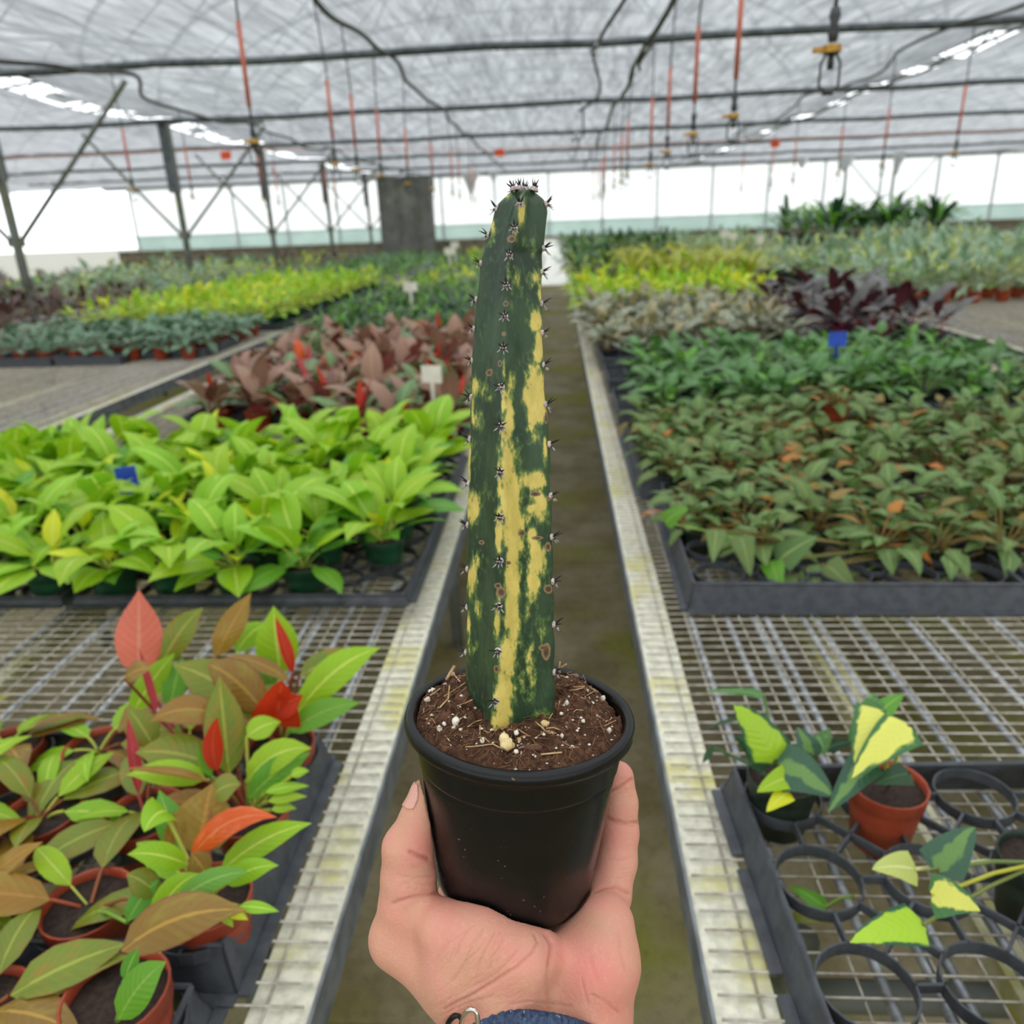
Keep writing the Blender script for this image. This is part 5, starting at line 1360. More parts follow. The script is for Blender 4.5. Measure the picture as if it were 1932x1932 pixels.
# where the stem is yellow, and where corky scars sit (centre, half-size, weight): the plant's own marking
YEL = [(948,1385,17,50,1.1),(953,1310,18,55,1.1),(958,1240,16,50,1.1),(965,1160,15,60,1.15),(966,1080,15,60,1.15),(969,1000,19,60,1.2),(964,940,19,55,1.2),(959,880,13,55,1.1),(958,820,10,50,1.0),(962,765,8,40,.9),(966,722,7,25,.7),(975,985,24,22,.8),
 (1010,752,19,50,1.35),(1006,790,12,26,.8),(1017,655,9,26,1.3),(1010,602,13,22,1.1),(1012,526,14,14,.7),(1020,545,6,26,.8),(1016,690,10,10,.5),(1008,905,24,17,1.0),(1020,955,18,34,.9),(1000,960,22,14,.7),(1004,1010,15,18,.9),(1014,1052,16,34,1.1),(1008,1100,12,32,1.0),(1012,1070,20,10,.5),(988,975,22,14,.6),(998,840,14,16,.5),(1013,820,12,20,.7),(1028,850,5,40,.8),(985,870,8,26,.4),(1000,1235,12,45,.62),(1003,1310,10,45,.62),(985,1280,10,40,.5),(1015,1350,22,14,.55),(990,1165,10,30,.4),(1025,1200,8,26,.45),
 (894,955,15,30,1.0),(896,930,12,14,.6),(890,1095,11,34,1.0),(898,1135,8,12,.5),(884,880,4,60,1.0),(900,1060,14,22,.55),(902,1150,10,26,.5),(896,1220,10,20,.4),(898,730,10,20,.8),(912,745,16,22,.55),(905,790,12,22,.6),(892,770,4,40,.7),(920,700,14,14,.4),(885,1190,4,60,.6),
 (941,1005,6,45,1.2),(941,900,4,50,.9),(938,1180,7,34,1.0),(941,1130,5,20,.6),(948,820,4,40,.8),(950,760,5,30,.7),(983,402,7,24,1.0),(972,450,5,16,.6),(952,860,3,40,.7),(951,700,4,30,.6),(958,505,5,26,.55),(975,525,6,26,.45),(930,432,5,24,.9),(954,362,8,12,.8),(925,460,5,16,.5),(1000,465,14,20,.35),(968,560,5,40,.35)]
SCAR = [(946,1118,10,11),(940,1105,7,6),(1031,1228,9,17),(1028,1222,12,6),(937,1262,6,8),(984,1006,9,7),(1034,1032,7,10),(1034,1112,8,8),(1036,940,6,7),(965,451,8,7),(909,1023,6,5),(1016,1015,12,4),(954,573,5,4),(951,630,5,5),(958,1062,7,4),(943,686,4,6),(923,703,7,7),(1030,790,3,12),(1010,932,10,4)]
PXa = np.array(PX)
yv = np.zeros(len(V)); sv = np.zeros(len(V))
for x, y, rx, ry, w_ in YEL: yv = np.maximum(yv, w_ * np.exp(-0.7 * (((PXa[:,0] - x) / rx) ** 2 + ((PXa[:,1] - y) / ry) ** 2)))
for x, y, rx, ry in SCAR: sv = np.maximum(sv, np.exp(-0.7 * (((PXa[:,0] - x) / rx) ** 2 + ((PXa[:,1] - y) / ry) ** 2)))
front = PXa[:,2] > -0.22
back = 0.45 + 0.55 * np.sin(PXa[:,3] * 5 + PXa[:,4] * 40) * np.sin(PXa[:,4] * 55 + 1)
yv = np.where(front, yv, back); sv = np.where(front, sv, 0)
m, ns, ls, p = nt_mat('variegated_cactus_skin')
at = ns.new('ShaderNodeAttribute'); at.attribute_name = 'yellow'; a2 = ns.new('ShaderNodeAttribute'); a2.attribute_name = 'scar'
pos = ns.new('ShaderNodeTexCoord').outputs['Object']
mp = ns.new('ShaderNodeMapping'); mp.inputs['Rotation'].default_value = (0, 0, 0); mp.inputs['Scale'].default_value = (1.0, 1.0, 0.55); ls.new(pos, mp.inputs[0])
n1 = noise_tex(ns, ls, mp.outputs[0], 150, 4, 0.62); n2 = noise_tex(ns, ls, mp.outputs[0], 460, 3, 0.6); n3 = noise_tex(ns, ls, mp.outputs[0], 60, 3, 0.5)
f = mth(ns, ls, 'ADD', at.outputs['Fac'], mth(ns, ls, 'MULTIPLY', mth(ns, ls, 'SUBTRACT', n1, 0.5), 1.7))
f = mth(ns, ls, 'ADD', f, mth(ns, ls, 'MULTIPLY', mth(ns, ls, 'SUBTRACT', n2, 0.5), 0.8))
g1 = mixc(ns, ls, smap(ns, ls, n3, 0.35, 0.65), lin((38,58,40)), lin((56,80,52)))
g1 = mixc(ns, ls, smap(ns, ls, n2, 0.5, 0.7), g1, lin((62,86,60)))
mid = lin((96,124,62))
yl = mixc(ns, ls, smap(ns, ls, n1, 0.35, 0.7), lin((206,186,96)), lin((228,206,112)))
col = mixc(ns, ls, smap(ns, ls, f, 0.22, 0.58), g1, mid)
col = mixc(ns, ls, smap(ns, ls, f, 0.46, 0.78), col, yl)
sc = mth(ns, ls, 'ADD', a2.outputs['Fac'], mth(ns, ls, 'MULTIPLY', mth(ns, ls, 'SUBTRACT', n1, 0.5), 0.9))
cork = mixc(ns, ls, smap(ns, ls, sc, 0.55, 0.95), lin((150,124,92)), lin((84,62,42)))
col = mixc(ns, ls, smap(ns, ls, sc, 0.46, 0.54), col, cork)
fl_ = smap(ns, ls, n2, 0.715, 0.74)
col = mixc(ns, ls, fl_, col, lin((140,100,70)))
ls.new(col, p.inputs['Base Color'])
p.inputs['Roughness'].default_value = 0.36; p.inputs['Specular IOR Level'].default_value = 0.45
p.inputs['Subsurface Weight'].default_value = 0.06; p.inputs['Subsurface Radius'].default_value = (0.004, 0.004, 0.001); p.inputs['Subsurface Scale'].default_value = 0.5
bump(ns, ls, p, n1, 0.08, 0.002)
stem = child(b, 'stem', m)
stem.data.attributes.new('yellow', 'FLOAT', 'POINT').data.foreach_set('value', yv.astype(np.float32))
stem.data.attributes.new('scar', 'FLOAT', 'POINT').data.foreach_set('value', sv.astype(np.float32))
# areoles with their spines along the ribs
WOOL = mat('areole_wool', (214,200,194), (160,142,136), 900, 0.9)
m, ns, ls, p = nt_mat('dark_tipped_spine')
uv = N(ns, 'ShaderNodeUVMap').outputs[0]; sx = ns.new('ShaderNodeSeparateXYZ'); ls.new(uv, sx.inputs[0])
ls.new(mixc(ns, ls, smap(ns, ls, sx.outputs[1], 0.1, 0.45), lin((48,42,42)), lin((24,20,20))), p.inputs['Base Color']); p.inputs['Roughness'].default_value = 0.5
SPINE = m
m, ns, ls, p = nt_mat('pale_spine')
uv = N(ns, 'ShaderNodeUVMap').outputs[0]; sx = ns.new('ShaderNodeSeparateXYZ'); ls.new(uv, sx.inputs[0])
ls.new(mixc(ns, ls, smap(ns, ls, sx.outputs[1], 0.6, 0.95), mixc(ns, ls, smap(ns, ls, sx.outputs[1], 0.33, 0.5), lin((40,34,34)), lin((178,172,168))), lin((36,30,30))), p.inputs['Base Color']); p.inputs['Roughness'].default_value = 0.5
SPINEP = m
b = MB(); b.tube([(0, 0, -0.0006), (0, 0, 0.0012), (0.0001, 0, 0.0034), (0, 0, 0.0052)], [0.00052, 0.00046, 0.00028, 0.00003], 6, False); spine_d = b.mesh('spine', SPINE)
b = MB(); b.tube([(0, 0, -0.0006), (0, 0, 0.0012), (0.0001, 0, 0.0034), (0, 0, 0.0050)], [0.00046, 0.0004, 0.00024, 0.00003], 6, False); spine_p = b.mesh('spine', SPINEP)
b = MB(); b.lathe([(0, 0.0011), (0.0010, 0.0010), (0.0016, 0.0006), (0.0019, 0.0), (0.0019, -0.0008)], 12); pad_me = b.mesh('areole', WOOL)
rg = random.Random(12)
def areole(L, rib, scale=1.0, up=0.0, nsp=6):
    c, R, th = section(L); a = th + rib * PI / 2
    c2, R2, th2 = section(L + 0.004)
    r = R * 1.0 * rprof(0, 0, L)
    if L > LTOP - 0.007: r *= math.sqrt(max(0.02, 1 - ((L - LTOP + 0.007) / 0.0071) ** 2))
    n = (EX * math.sin(a) + EZ * math.cos(a)).normalized()
    p_ = c + n * r
    n = (n + DIR * (0.1 + up)).normalized()
    t = DIR - n * DIR.dot(n); t.normalize(); s = t.cross(n)
    W = lambda v: CM @ v
    n_, t_, s_ = W(n), W(t), W(s)
    Q = Matrix(((s_.x, t_.x, n_.x, 0), (s_.y, t_.y, n_.y, 0), (s_.z, t_.z, n_.z, 0), (0, 0, 0, 1)))
    o = inst(pad_me, 'areole', pc, Matrix.Translation(CAM + CM @ p_ - LOC) @ Q @ Matrix.Scale(scale, 4))
    k0 = rg.uniform(-.3, .3)
    for i in range(nsp):
        if i < 3: az = (PI / 2, PI / 2 - 1.05, PI / 2 + 1.05)[i] + rg.uniform(-.25, .25); el = rg.uniform(.35, .75); me = spine_d; q = rg.uniform(.85, 1.2)
        else: az = (-PI / 2, -PI / 2 - .75, -PI / 2 + .75, PI, 0)[i - 3] + rg.uniform(-.25, .25); el = rg.uniform(.85, 1.2); me = spine_p; q = rg.uniform(.8, 1.15)
        d = Matrix.Rotation(az, 4, 'Z') @ Matrix.Rotation(el, 4, 'Y')
        inst(me, 'spine', o, Matrix.Translation((0.0006 * math.cos(az), 0.0006 * math.sin(az), 0.0006)) @ d @ Matrix.Scale(q, 4))
AL = [1310,1230,1145,1073,990,912,828,750,680,620,565,497,443,393,358]
AF = [1322,1228,1143,1058,975,890,803,730,656,596,538,480,430,384]
AR = [1268,1178,1097,1013,935,838,763,688,628,573,513,468,385]
def L_at(y_img, rib):
    best = min(np.linspace(-0.004, LTOP - 0.0004, 700), key=lambda L: abs(pix_y(L, rib) - y_img)); return float(best)
def pix_y(L, rib):
    c, R, th = section(L); a = th + rib * PI / 2; q = c + (EX * math.sin(a) + EZ * math.cos(a)) * R
    return 966 - FPX * q.y / -q.z
for ys, rib in ((AL, -1), (AF, 0), (AR, 1)):
    tab = [(pix_y(L, rib), L) for L in np.linspace(-0.004, LTOP - 0.0005, 260)]; tab.sort()
    for y in ys:
        L = float(np.interp(y, [q[0] for q in tab], [q[1] for q in tab]))
        areole(L, rib, 0.88 if y > 700 else 0.76, 0.3 if y < 430 else 0)
for k in range(10): areole(0.012 + k * 0.0232, 2, 0.9, nsp=4)
for (dx, dz, sc_) in ((0, 0, 1.0), (.004, .002, .9), (-.0045, .001, .9), (.001, -.004, .8), (-.002, .005, .8), (.005, -.002, .7)):
    q = at_L(LTOP); c_, R_, th_ = section(LTOP - 0.002)
    p_ = c_ + EX * dx + EZ * dz + DIR * 0.001
    n_ = (CM @ (DIR * 1.0 + EX * dx * 60 + EZ * dz * 60)).normalized(); t_ = (CM @ EZ); t_ = (t_ - n_ * t_.dot(n_)).normalized(); s_ = t_.cross(n_)
    Q = Matrix(((s_.x, t_.x, n_.x, 0), (s_.y, t_.y, n_.y, 0), (s_.z, t_.z, n_.z, 0), (0, 0, 0, 1)))
    o = inst(pad_me, 'areole', pc, Matrix.Translation(CAM + CM @ p_ - LOC) @ Q @ Matrix.Scale(sc_, 4))
    for i in range(6):
        az = i * 1.05 + rg.uniform(-.3, .3)
        inst(spine_d, 'spine', o, Matrix.Rotation(az, 4, 'Z') @ Matrix.Rotation(rg.uniform(.1, .7), 4, 'Y') @ Matrix.Scale(rg.uniform(.6, 1.0), 4))
# ------------------------------------------------------------------ the hand: one continuous surface grown from a distance field
def cc(px, py, d): return np.array(((px - 966) / FPX * d, -(py - 966) / FPX * d, -d))
HV = 0.0009
lo_ = np.array((-0.082, -0.335, -0.520)); hi_ = np.array((0.080, -0.118, -0.325))
nx_, ny_, nz_ = [int(math.ceil((hi_[i] - lo_[i]) / HV)) + 1 for i in range(3)]
gx = (lo_[0] + HV * np.arange(nx_)).astype(np.float32)[:, None, None]; gy = (lo_[1] + HV * np.arange(ny_)).astype(np.float32)[None, :, None]; gz = (lo_[2] + HV * np.arange(nz_)).astype(np.float32)[None, None, :]
def cone(a, b):
    """signed distance to a round cone; a, b = (px, py, depth, radius)"""
    pa, ra, pb, rb = cc(*a[:3]), a[3], cc(*b[:3]), b[3]
    ba = pb - pa; l2 = float(ba @ ba)
    X, Y, Z = gx - pa[0], gy - pa[1], gz - pa[2]
    t = np.clip((X * ba[0] + Y * ba[1] + Z * ba[2]) / l2, 0, 1)
    return np.sqrt((X - ba[0] * t) ** 2 + (Y - ba[1] * t) ** 2 + (Z - ba[2] * t) ** 2) - (ra + (rb - ra) * t)
def smin(a, b, k):
    h = np.clip(0.5 + 0.5 * (b - a) / k, 0, 1); return b + (a - b) * h - k * h * (1 - h)
def chain(pts, k=0.003):
    f = None
    for a, b_ in zip(pts[:-1], pts[1:]):
        c = cone(a, b_); f = c if f is None else smin(f, c, k)
    return f
F = chain([(752,1772,.392,.0140), (880,1842,.387,.0225), (960,1890,.388,.0250)], .008)                      # thumb metacarpal side
F = smin(F, chain([(838,1752,.377,.0140), (905,1772,.371,.0165), (985,1808,.369,.0150), (1015,1800,.374,.0120)], .006), .010)   # ball of the thumb
F = smin(F, chain([(880,1830,.375,.020), (960,1880,.376,.021)], .006), .010)
F = smin(F, chain([(1136,1745,.394,.0165), (1128,1815,.384,.0195), (1105,1910,.385,.0215), (1090,1990,.384,.022)], .008), .010)      # little-finger side
F = smin(F, chain([(1090,1800,.392,.016), (1070,1900,.389,.020)], .008), .010)
F = smin(F, chain([(1010,1850,.400,.020), (1005,1980,.390,.026), (1005,2120,.375,.030), (1000,2260,.362,.031)], .008), .012)
F = smin(F, chain([(935,1935,.390,.0245), (945,2080,.376,.0265), (950,2260,.362,.028)], .008), .012)
F = smin(F, chain([(1085,1960,.388,.0235), (1070,2100,.374,.0265), (1060,2260,.362,.028)], .008), .012)
for mc in ((868,1702,.430,.0128), (950,1700,.444,.0130), (1040,1700,.443,.0128), (1108,1700,.428,.0125)):        # back of the palm to the knuckles
    F = smin(F, chain([mc, ((mc[0] + 1000) / 2, 1800, .415, .0165), (1000, 1880, .398, .021)], .006), .008)
thumb = chain([(804,1497,.388,.0078), (790,1545,.388,.0092), (770,1600,.388,.0124), (771,1655,.389,.0134), (770,1705,.390,.0142), (756,1768,.392,.0142)], .004)
F = smin(F, thumb, .007)
little = chain([(1120,1745,.402,.0150), (1147,1690,.412,.0120), (1163,1625,.422,.0110), (1168,1570,.426,.0106), (1169,1515,.428,.0098), (1166,1466,.430,.0088)], .003)
ring_ = chain([(1108,1700,.432,.0125), (1118,1600,.456,.0108), (1090,1520,.466,.0095), (1060,1480,.464,.0085)], .003)
middle = chain([(1040,1700,.446,.0130), (1040,1580,.474,.0110), (1005,1510,.478,.0098), (975,1470,.472,.0086)], .003)
index = chain([(868,1702,.432,.0128), (893,1590,.462,.0110), (922,1520,.470,.0098), (948,1478,.466,.0085)], .003)
fing = np.minimum(np.minimum(little, ring_), np.minimum(middle, index))
F = smin(F, fing, .0045)
# the hand closes on the pot: keep clear of its body
PFc = Matrix(CM.transposed()) ; ax_c = np.array(PFc @ AX); pc_c = np.array(PFc @ (PC - CAM))
X, Y, Z = gx - pc_c[0], gy - pc_c[1], gz - pc_c[2]
hz = X * ax_c[0] + Y * ax_c[1] + Z * ax_c[2]
rr = np.sqrt(np.maximum(0, X ** 2 + Y ** 2 + Z ** 2 - hz ** 2))
tz = np.clip(-hz / PH, 0, 1)
pr_ = (RIM - 0.004) + (RB - (RIM - 0.004)) * tz - 0.0075 * np.clip((tz - 0.86) / 0.14, 0, 1) ** 2
pot_f = np.maximum(np.maximum((rr - pr_) * 0.985, -PH - hz), hz - 0.01)
F = np.maximum(F, 0.0005 - pot_f)
def surface_nets(F):
    s = F < 0
    nx, ny, nz = F.shape
    c = np.zeros((nx-1, ny-1, nz-1), np.int8)
    for i in (0, 1):
        for j in (0, 1):
            for k in (0, 1): c += s[i:nx-1+i, j:ny-1+j, k:nz-1+k]
    act = (c > 0) & (c < 8)
    idx = -np.ones(act.shape, np.int64); cells = np.argwhere(act); idx[act] = np.arange(len(cells))
    acc = np.zeros((len(cells), 3)); cnt = np.zeros(len(cells))
    cs = [(0,0,0),(1,0,0),(0,1,0),(1,1,0),(0,0,1),(1,0,1),(0,1,1),(1,1,1)]
    for a, b in ((0,1),(2,3),(4,5),(6,7),(0,2),(1,3),(4,6),(5,7),(0,4),(1,5),(2,6),(3,7)):
        A, B = np.array(cs[a]), np.array(cs[b])
        fa = F[tuple((cells + A).T)]; fb = F[tuple((cells + B).T)]
        m = (fa < 0) != (fb < 0); t = fa[m] / (fa[m] - fb[m])
        acc[m] += A + (B - A) * t[:, None]; cnt[m] += 1
    verts = cells + acc / cnt[:, None]
    quads = []
    for ax in range(3):
        o1, o2 = [(1, 2), (2, 0), (0, 1)][ax]
        sl0 = [slice(None)] * 3; sl1 = [slice(None)] * 3; sl0[ax] = slice(0, -1); sl1[ax] = slice(1, None)
        d = s[tuple(sl0)] != s[tuple(sl1)]
        e = np.argwhere(d); e = e[(e[:, o1] > 0) & (e[:, o2] > 0) & (e[:, o1] < F.shape[o1] - 1) & (e[:, o2] < F.shape[o2] - 1)]
        ins = s[tuple(e.T)]
        q = []
        for a, b in ((0,0),(-1,0),(-1,-1),(0,-1)):
            c_ = e.copy(); c_[:, o1] += a; c_[:, o2] += b; q.append(idx[tuple(c_.T)])
        q = np.stack(q, 1); q[~ins] = q[~ins][:, ::-1]; quads.append(q)
    return verts, np.concatenate(quads)
hv, hf = surface_nets(F)
hv = lo_ + hv * HV
# close the cut at the box is below the frame; relax, then press in the creases
def normals(v, f):
    n = np.cross(v[f[:, 2]] - v[f[:, 0]], v[f[:, 3]] - v[f[:, 1]]); out = np.zeros_like(v)
    for k in range(4): np.add.at(out, f[:, k], n)
    return out / (np.linalg.norm(out, axis=1, keepdims=True) + 1e-12)
def relax(v, f, it, w_):
    for _ in range(it):
        acc = np.zeros_like(v); n = np.zeros(len(v))
        for a, b_ in ((0,1),(1,2),(2,3),(3,0)):
            np.add.at(acc, f[:, a], v[f[:, b_]]); np.add.at(acc, f[:, b_], v[f[:, a]]); np.add.at(n, f[:, a], 1); np.add.at(n, f[:, b_], 1)
        v = v + w_ * (acc / np.maximum(n, 1)[:, None] - v)
    return v
hv = relax(hv, hf, 4, 0.5)
nn = normals(hv, hf)
d_ = -hv[:, 2]; hx = 966 + FPX * hv[:, 0] / d_; hy = 966 - FPX * hv[:, 1] / d_
facing = np.einsum('ij,ij->i', nn, -hv / np.linalg.norm(hv, axis=1, keepdims=True))
CRE = [  # (polyline in the frame, half width px, depth mm, redness)
 ([(1008,1762),(1014,1776),(1005,1795),(975,1825),(930,1855),(885,1882),(838,1905)], 3.6, .9, .5),
 ([(1030,1764),(1041,1780),(1040,1800),(1037,1822)], 5, 1.4, .7), ([(1038,1812),(1030,1860),(1036,1905)], 6, .5, .3),
 ([(774,1607),(790,1614),(808,1620)], 5, 1.3, .8), ([(748,1650),(780,1656),(812,1652)], 3, .4, .4), ([(762,1664),(800,1668),(816,1666)], 2.5, .3, .3),
 ([(740,1705),(775,1694),(822,1684)], 4, .9, .6), ([(880,1757),(868,1775),(860,1800)], 2.5, .4, .3), ([(912,1752),(890,1785),(877,1818),(856,1850)], 2.5, .5, .4),
 ([(934,1760),(916,1792),(900,1830)], 2.5, .4, .35), ([(905,1790),(880,1812),(850,1850)], 2.2, .35, .3), ([(950,1772),(934,1800),(925,1825)], 2.2, .3, .3), ([(895,1745),(870,1762),(846,1780)], 2.2, .3, .25),
 ([(975,1795),(940,1835),(890,1862),(845,1886)], 2.2, .35, .35), ([(960,1830),(905,1870),(850,1896)], 2.2, .35, .35), ([(930,1880),(880,1892),(842,1912)], 2.4, .5, .4),
 ([(960,1896),(1000,1890),(1040,1894),(1075,1898)], 3, .45, .4), ([(950,1905),(985,1898),(1020,1900)], 2.2, .3, .3),
 ([(1098,1846),(1102,1868),(1110,1894)], 2.5, .5, .5), ([(1116,1877),(1140,1888),(1167,1911)], 2.8, .6, .6),
 ([(1150,1491),(1170,1484),(1193,1470)], 4, 1.1, .8), ([(1145,1543),(1160,1549),(1180,1553),(1206,1551)], 4, 1.0, .8), ([(1148,1548),(1170,1556),(1196,1558)], 2.5, .4, .4),
 ([(1150,1620),(1172,1622),(1192,1616)], 2.2, .3, .3), ([(1120,1683),(1138,1675),(1160,1672),(1187,1686)], 3.5, .9, .6), ([(1110,1790),(1116,1820),(1128,1850)], 5, .4, .2),
 ([(1168,1760),(1172,1800),(1180,1830)], 5, .35, .2)]
_r = random.Random(6)
for k in range(34):      # fine fan of wrinkles over the ball of the thumb and at the wrist
    x0 = _r.uniform(840, 990); y0 = 1752 + _r.uniform(0, 60) + max(0, (x0 - 930) * 0.25); L_ = _r.uniform(18, 46); a = math.radians(_r.uniform(108, 132))
    CRE.append(([(x0, y0), (x0 + L_ * .5 * math.cos(a) - 2, y0 + L_ * .5 * math.sin(a)), (x0 + L_ * math.cos(a + .15), y0 + L_ * math.sin(a + .15))], 1.5, .2, .2))
for k in range(30):
    x0 = _r.uniform(850, 1000); y0 = _r.uniform(1835, 1915); L_ = _r.uniform(20, 60); a = math.radians(_r.uniform(142, 168))
    CRE.append(([(x0, y0), (x0 + L_ * .5 * math.cos(a), y0 + L_ * .5 * math.sin(a) + 2), (x0 + L_ * math.cos(a), y0 + L_ * math.sin(a))], 1.6, .2, .22))
for k in range(22):
    x0 = _r.uniform(738, 800); y0 = _r.uniform(1610, 1700); CRE.append(([(x0, y0), (x0 + 12, y0 + 1.5), (x0 + 22, y0 + _r.uniform(-1, 2))], 1.4, .18, .2))
for k in range(22):
    x0 = _r.uniform(1150, 1180); y0 = _r.uniform(1470, 1690); CRE.append(([(x0, y0), (x0 + 10, y0 - 1), (x0 + 20, y0 - 3)], 1.4, .18, .2))
for k in range(26):
    x0 = _r.uniform(1040, 1180); y0 = _r.uniform(1780, 1910); a = math.radians(_r.uniform(40, 80)); L_ = _r.uniform(10, 34)
    CRE.append(([(x0, y0), (x0 + L_ * math.cos(a), y0 + L_ * math.sin(a))], 1.5, .16, .18))
red = np.zeros(len(hv)); dep = np.zeros(len(hv))
vis = facing > 0.05
for poly, wpx, mm, rd in CRE:
    pl = np.array(poly, float); m_ = wpx * 4; near = np.where(vis & (hx > pl[:,0].min() - m_) & (hx < pl[:,0].max() + m_) & (hy > pl[:,1].min() - m_) & (hy < pl[:,1].max() + m_))[0]
    best = np.full(len(hv), 1e9); bx, by, bb = hx[near], hy[near], np.full(len(near), 1e9)
    for a, b_ in zip(pl[:-1], pl[1:]):
        ab = b_ - a; t = np.clip(((bx - a[0]) * ab[0] + (by - a[1]) * ab[1]) / (ab @ ab), 0, 1)
        bb = np.minimum(bb, np.hypot(bx - a[0] - ab[0] * t, by - a[1] - ab[1] * t))
    best[near] = bb
    g = np.exp(-(best / (wpx * 0.72)) ** 2) * vis
    dep += g * mm / 1000; red = np.maximum(red, g * rd)
hv = hv - nn * np.minimum(dep, 0.0014)[:, None]
flush = np.zeros(len(hv))
for x, y, r, w_ in ((1130,1840,60,1.0),(1150,1900,50,.8),(960,1790,60,.35),(1175,1470,30,.6),(800,1600,36,.6),(1165,1560,40,.45),(1060,1800,40,.6),(840,1700,60,.35),(1165,1700,40,.4),(760,1760,60,.25)):
    flush = np.maximum(flush, w_ * np.exp(-((hx - x) ** 2 + (hy - y) ** 2) / r ** 2))
hw = np.array(CAM) + hv @ np.array(CM).T
person = thing('person', 'bare left hand raised palm up, thumb at left, gripping the black pot from below', 'person', Vector(hw[np.argmin(hw[:, 2])].tolist()))
PL = np.array(person.location)
me = bpy.data.meshes.new('hand')
me.from_pydata((hw - PL).tolist(), [], hf.tolist()); me.shade_smooth()
me.attributes.new('crease', 'FLOAT', 'POINT').data.foreach_set('value', red.astype(np.float32))
me.attributes.new('flush', 'FLOAT', 'POINT').data.foreach_set('value', flush.astype(np.float32))
m, ns, ls, p = nt_mat('skin')
pos = ns.new('ShaderNodeTexCoord').outputs['Object']
a1 = ns.new('ShaderNodeAttribute'); a1.attribute_name = 'crease'; a2 = ns.new('ShaderNodeAttribute'); a2.attribute_name = 'flush'
n1 = noise_tex(ns, ls, pos, 60, 4, 0.6); n2 = noise_tex(ns, ls, pos, 320, 4, 0.65); n3 = noise_tex(ns, ls, pos, 900, 3, 0.6)
col = mixc(ns, ls, smap(ns, ls, n1, 0.35, 0.65), lin((212,158,130)), lin((218,152,132)))
col = mixc(ns, ls, mth(ns, ls, 'MULTIPLY', a2.outputs['Fac'], 0.75), col, lin((222,132,120)))
col = mixc(ns, ls, mth(ns, ls, 'MULTIPLY', a1.outputs['Fac'], 0.6), col, lin((166,86,70)))
col = mixc(ns, ls, smap(ns, ls, n2, 0.5, 0.8, 0, 0.3), col, lin((228,180,160)))
ls.new(col, p.inputs['Base Color'])
p.inputs['Roughness'].default_value = 0.52; p.inputs['Specular IOR Level'].default_value = 0.35
p.inputs['Subsurface Weight'].default_value = 0.15; p.inputs['Subsurface Radius'].default_value = (0.006, 0.0025, 0.0015); p.inputs['Subsurface Scale'].default_value = 0.6
wv = ns.new('ShaderNodeTexVoronoi'); wv.inputs['Scale'].default_value = 620; ls.new(pos, wv.inputs['Vector'])
bump(ns, ls, p, mth(ns, ls, 'ADD', mth(ns, ls, 'MULTIPLY', wv.outputs['Distance'], 0.5), n3), 0.3, 0.0008)
me.materials.append(m)
hand = inst(me, 'hand', person)
# thumb nail: a thin plate that follows the outer side of the thumb tip
fc = hf
cx, cy = hx[fc].mean(1), hy[fc].mean(1); fnx = nn[fc].mean(1)
nl = (fnx[:, 0] < -0.35) & (fnx[:, 2] > -0.25) & (((cx - 774) / 19) ** 2 + ((cy - 1500) / 27) ** 2 < 1)
ids = np.unique(fc[nl]); mp_ = {int(v): i for i, v in enumerate(ids)}
m, ns, ls, p = nt_mat('nail'); p.inputs['Base Color'].default_value = (*lin((226,168,152)), 1); p.inputs['Roughness'].default_value = 0.28
if len(ids):
    top = hv[ids] + nn[ids] * 0.0007; bot = hv[ids] - nn[ids] * 0.0003
    vv = np.concatenate([top, bot]); k_ = len(ids)
    ff = [[mp_[int(q)] for q in r] for r in fc[nl]]
    from collections import Counter
    ec = Counter(); 
    for r in ff:
        for a, b_ in zip(r, r[1:] + r[:1]): ec[(a, b_)] += 1
    side = [(b_, a, a + k_, b_ + k_) for (a, b_) in ec if (b_, a) not in ec]
    b = MB(); b.add((np.array(CAM) + vv @ np.array(CM).T - PL).tolist(), ff + side); b.build('thumb_nail', m, person)
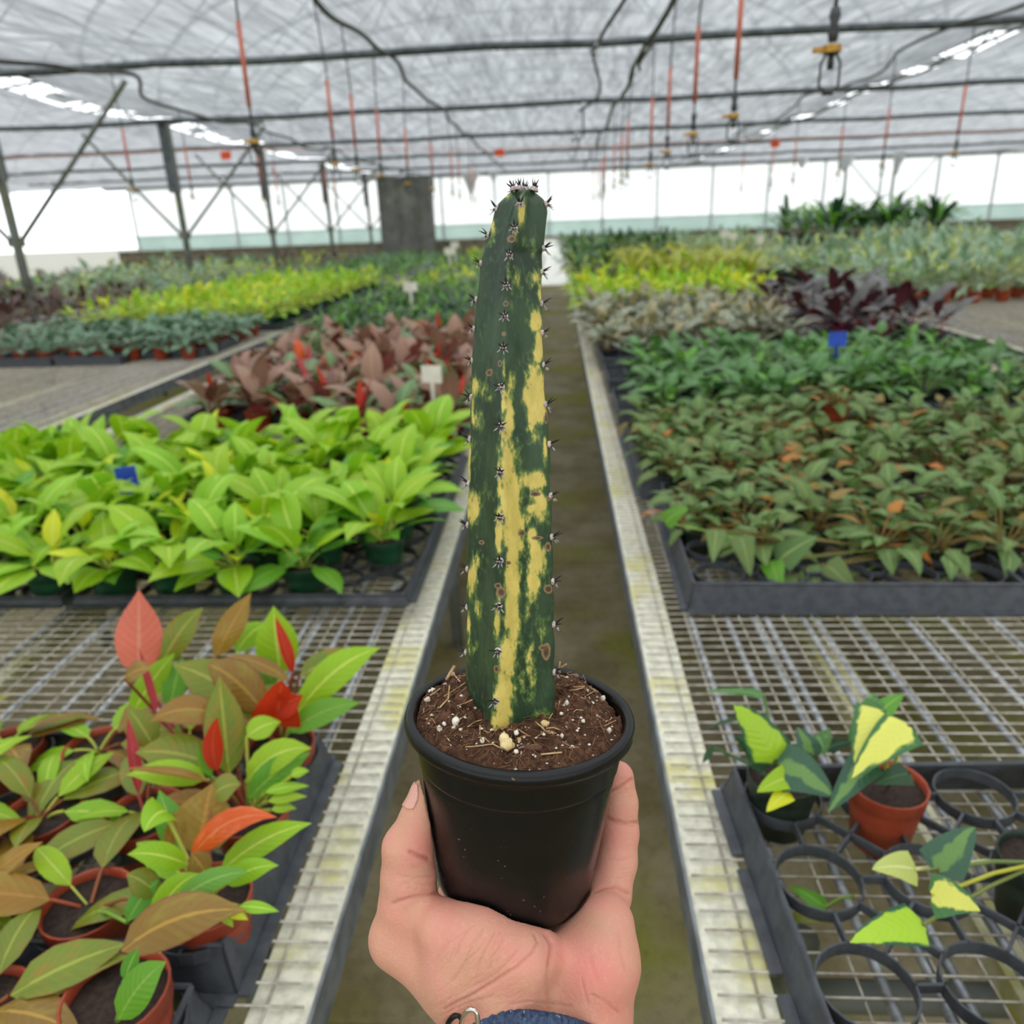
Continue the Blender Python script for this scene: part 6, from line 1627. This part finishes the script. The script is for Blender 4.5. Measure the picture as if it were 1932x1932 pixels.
# braided bracelet with a steel shackle
br = thing('bracelet', 'blue braided cord bracelet with a black and steel shackle at the wrist', 'bracelet', P(1000, 1950, .385))
BL = Vector(br.location)
pth = [(818,1975,.398),(842,1948,.378),(880,1934,.364),(930,1927,.357),(985,1926,.354),(1035,1931,.354),(1080,1942,.357),(1130,1962,.364),(1175,1990,.378),(1198,2015,.400),(1170,2010,.424),(1080,1975,.436),(980,1955,.438),(880,1955,.426)]
pp = [P(*q) - BL for q in pth]; n = len(pp)
def cat(t):
    i = int(t) % n; f = t - int(t); a, b_, c, d = pp[i-1], pp[i], pp[(i+1) % n], pp[(i+2) % n]
    return 0.5 * ((2*b_) + (c-a)*f + (2*a-5*b_+4*c-d)*f*f + (3*b_-a-3*c+d)*f**3)
CORD = mat('blue_braided_cord', (64,84,112), (40,54,82), 500, 0.8, c3=(150,164,180), scale3=420, lo3=0.62, hi3=0.68)
for s in range(4):
    pts = []
    for k in range(420):
        t = k / 420 * n; q = cat(t); T = (cat(t + .05) - q).normalized(); a = T.cross(Vector((0, 0, 1))).normalized(); c = T.cross(a)
        ph = 2 * PI * (k / 420 * 26) * (1 if s % 2 else -1) + (s // 2) * PI
        pts.append(q + a * math.cos(ph) * 0.0026 + c * math.sin(ph) * 0.0030)
    pts.append(pts[0]); b = MB(); b.tube(pts, 0.0021, 6, False); b.build('cord_strand', CORD, br)
STEEL = mat('polished_steel', (210,206,200), None, rough=0.15, metal=1.0); BLK = mat('black_metal', (26,26,28), None, rough=0.25, metal=0.5)
def arc(pxs, d, r, name, m):
    q = [P(x, y, d + dd) - BL for x, y, dd in pxs]; sm = []
    for i in range(len(q) - 1):
        a, b_, c, e = q[max(i-1,0)], q[i], q[i+1], q[min(i+2,len(q)-1)]
        for f in (0, .25, .5, .75): sm.append(0.5 * ((2*b_) + (c-a)*f + (2*a-5*b_+4*c-e)*f*f + (3*b_-a-3*c+e)*f**3))
    sm.append(q[-1]); b = MB(); b.tube(sm, r, 8); b.build(name, m, br)
arc([(870,1932,0),(873,1920,-.002),(880,1909,-.003),(889,1904,-.004),(897,1908,-.004),(901,1920,-.004),(902,1940,-.004)], .352, .00115, 'shackle', STEEL)
arc([(842,1940,.006),(847,1928,.002),(856,1918,0),(866,1916,0),(872,1924,0)], .357, .0013, 'shackle_ring', BLK)
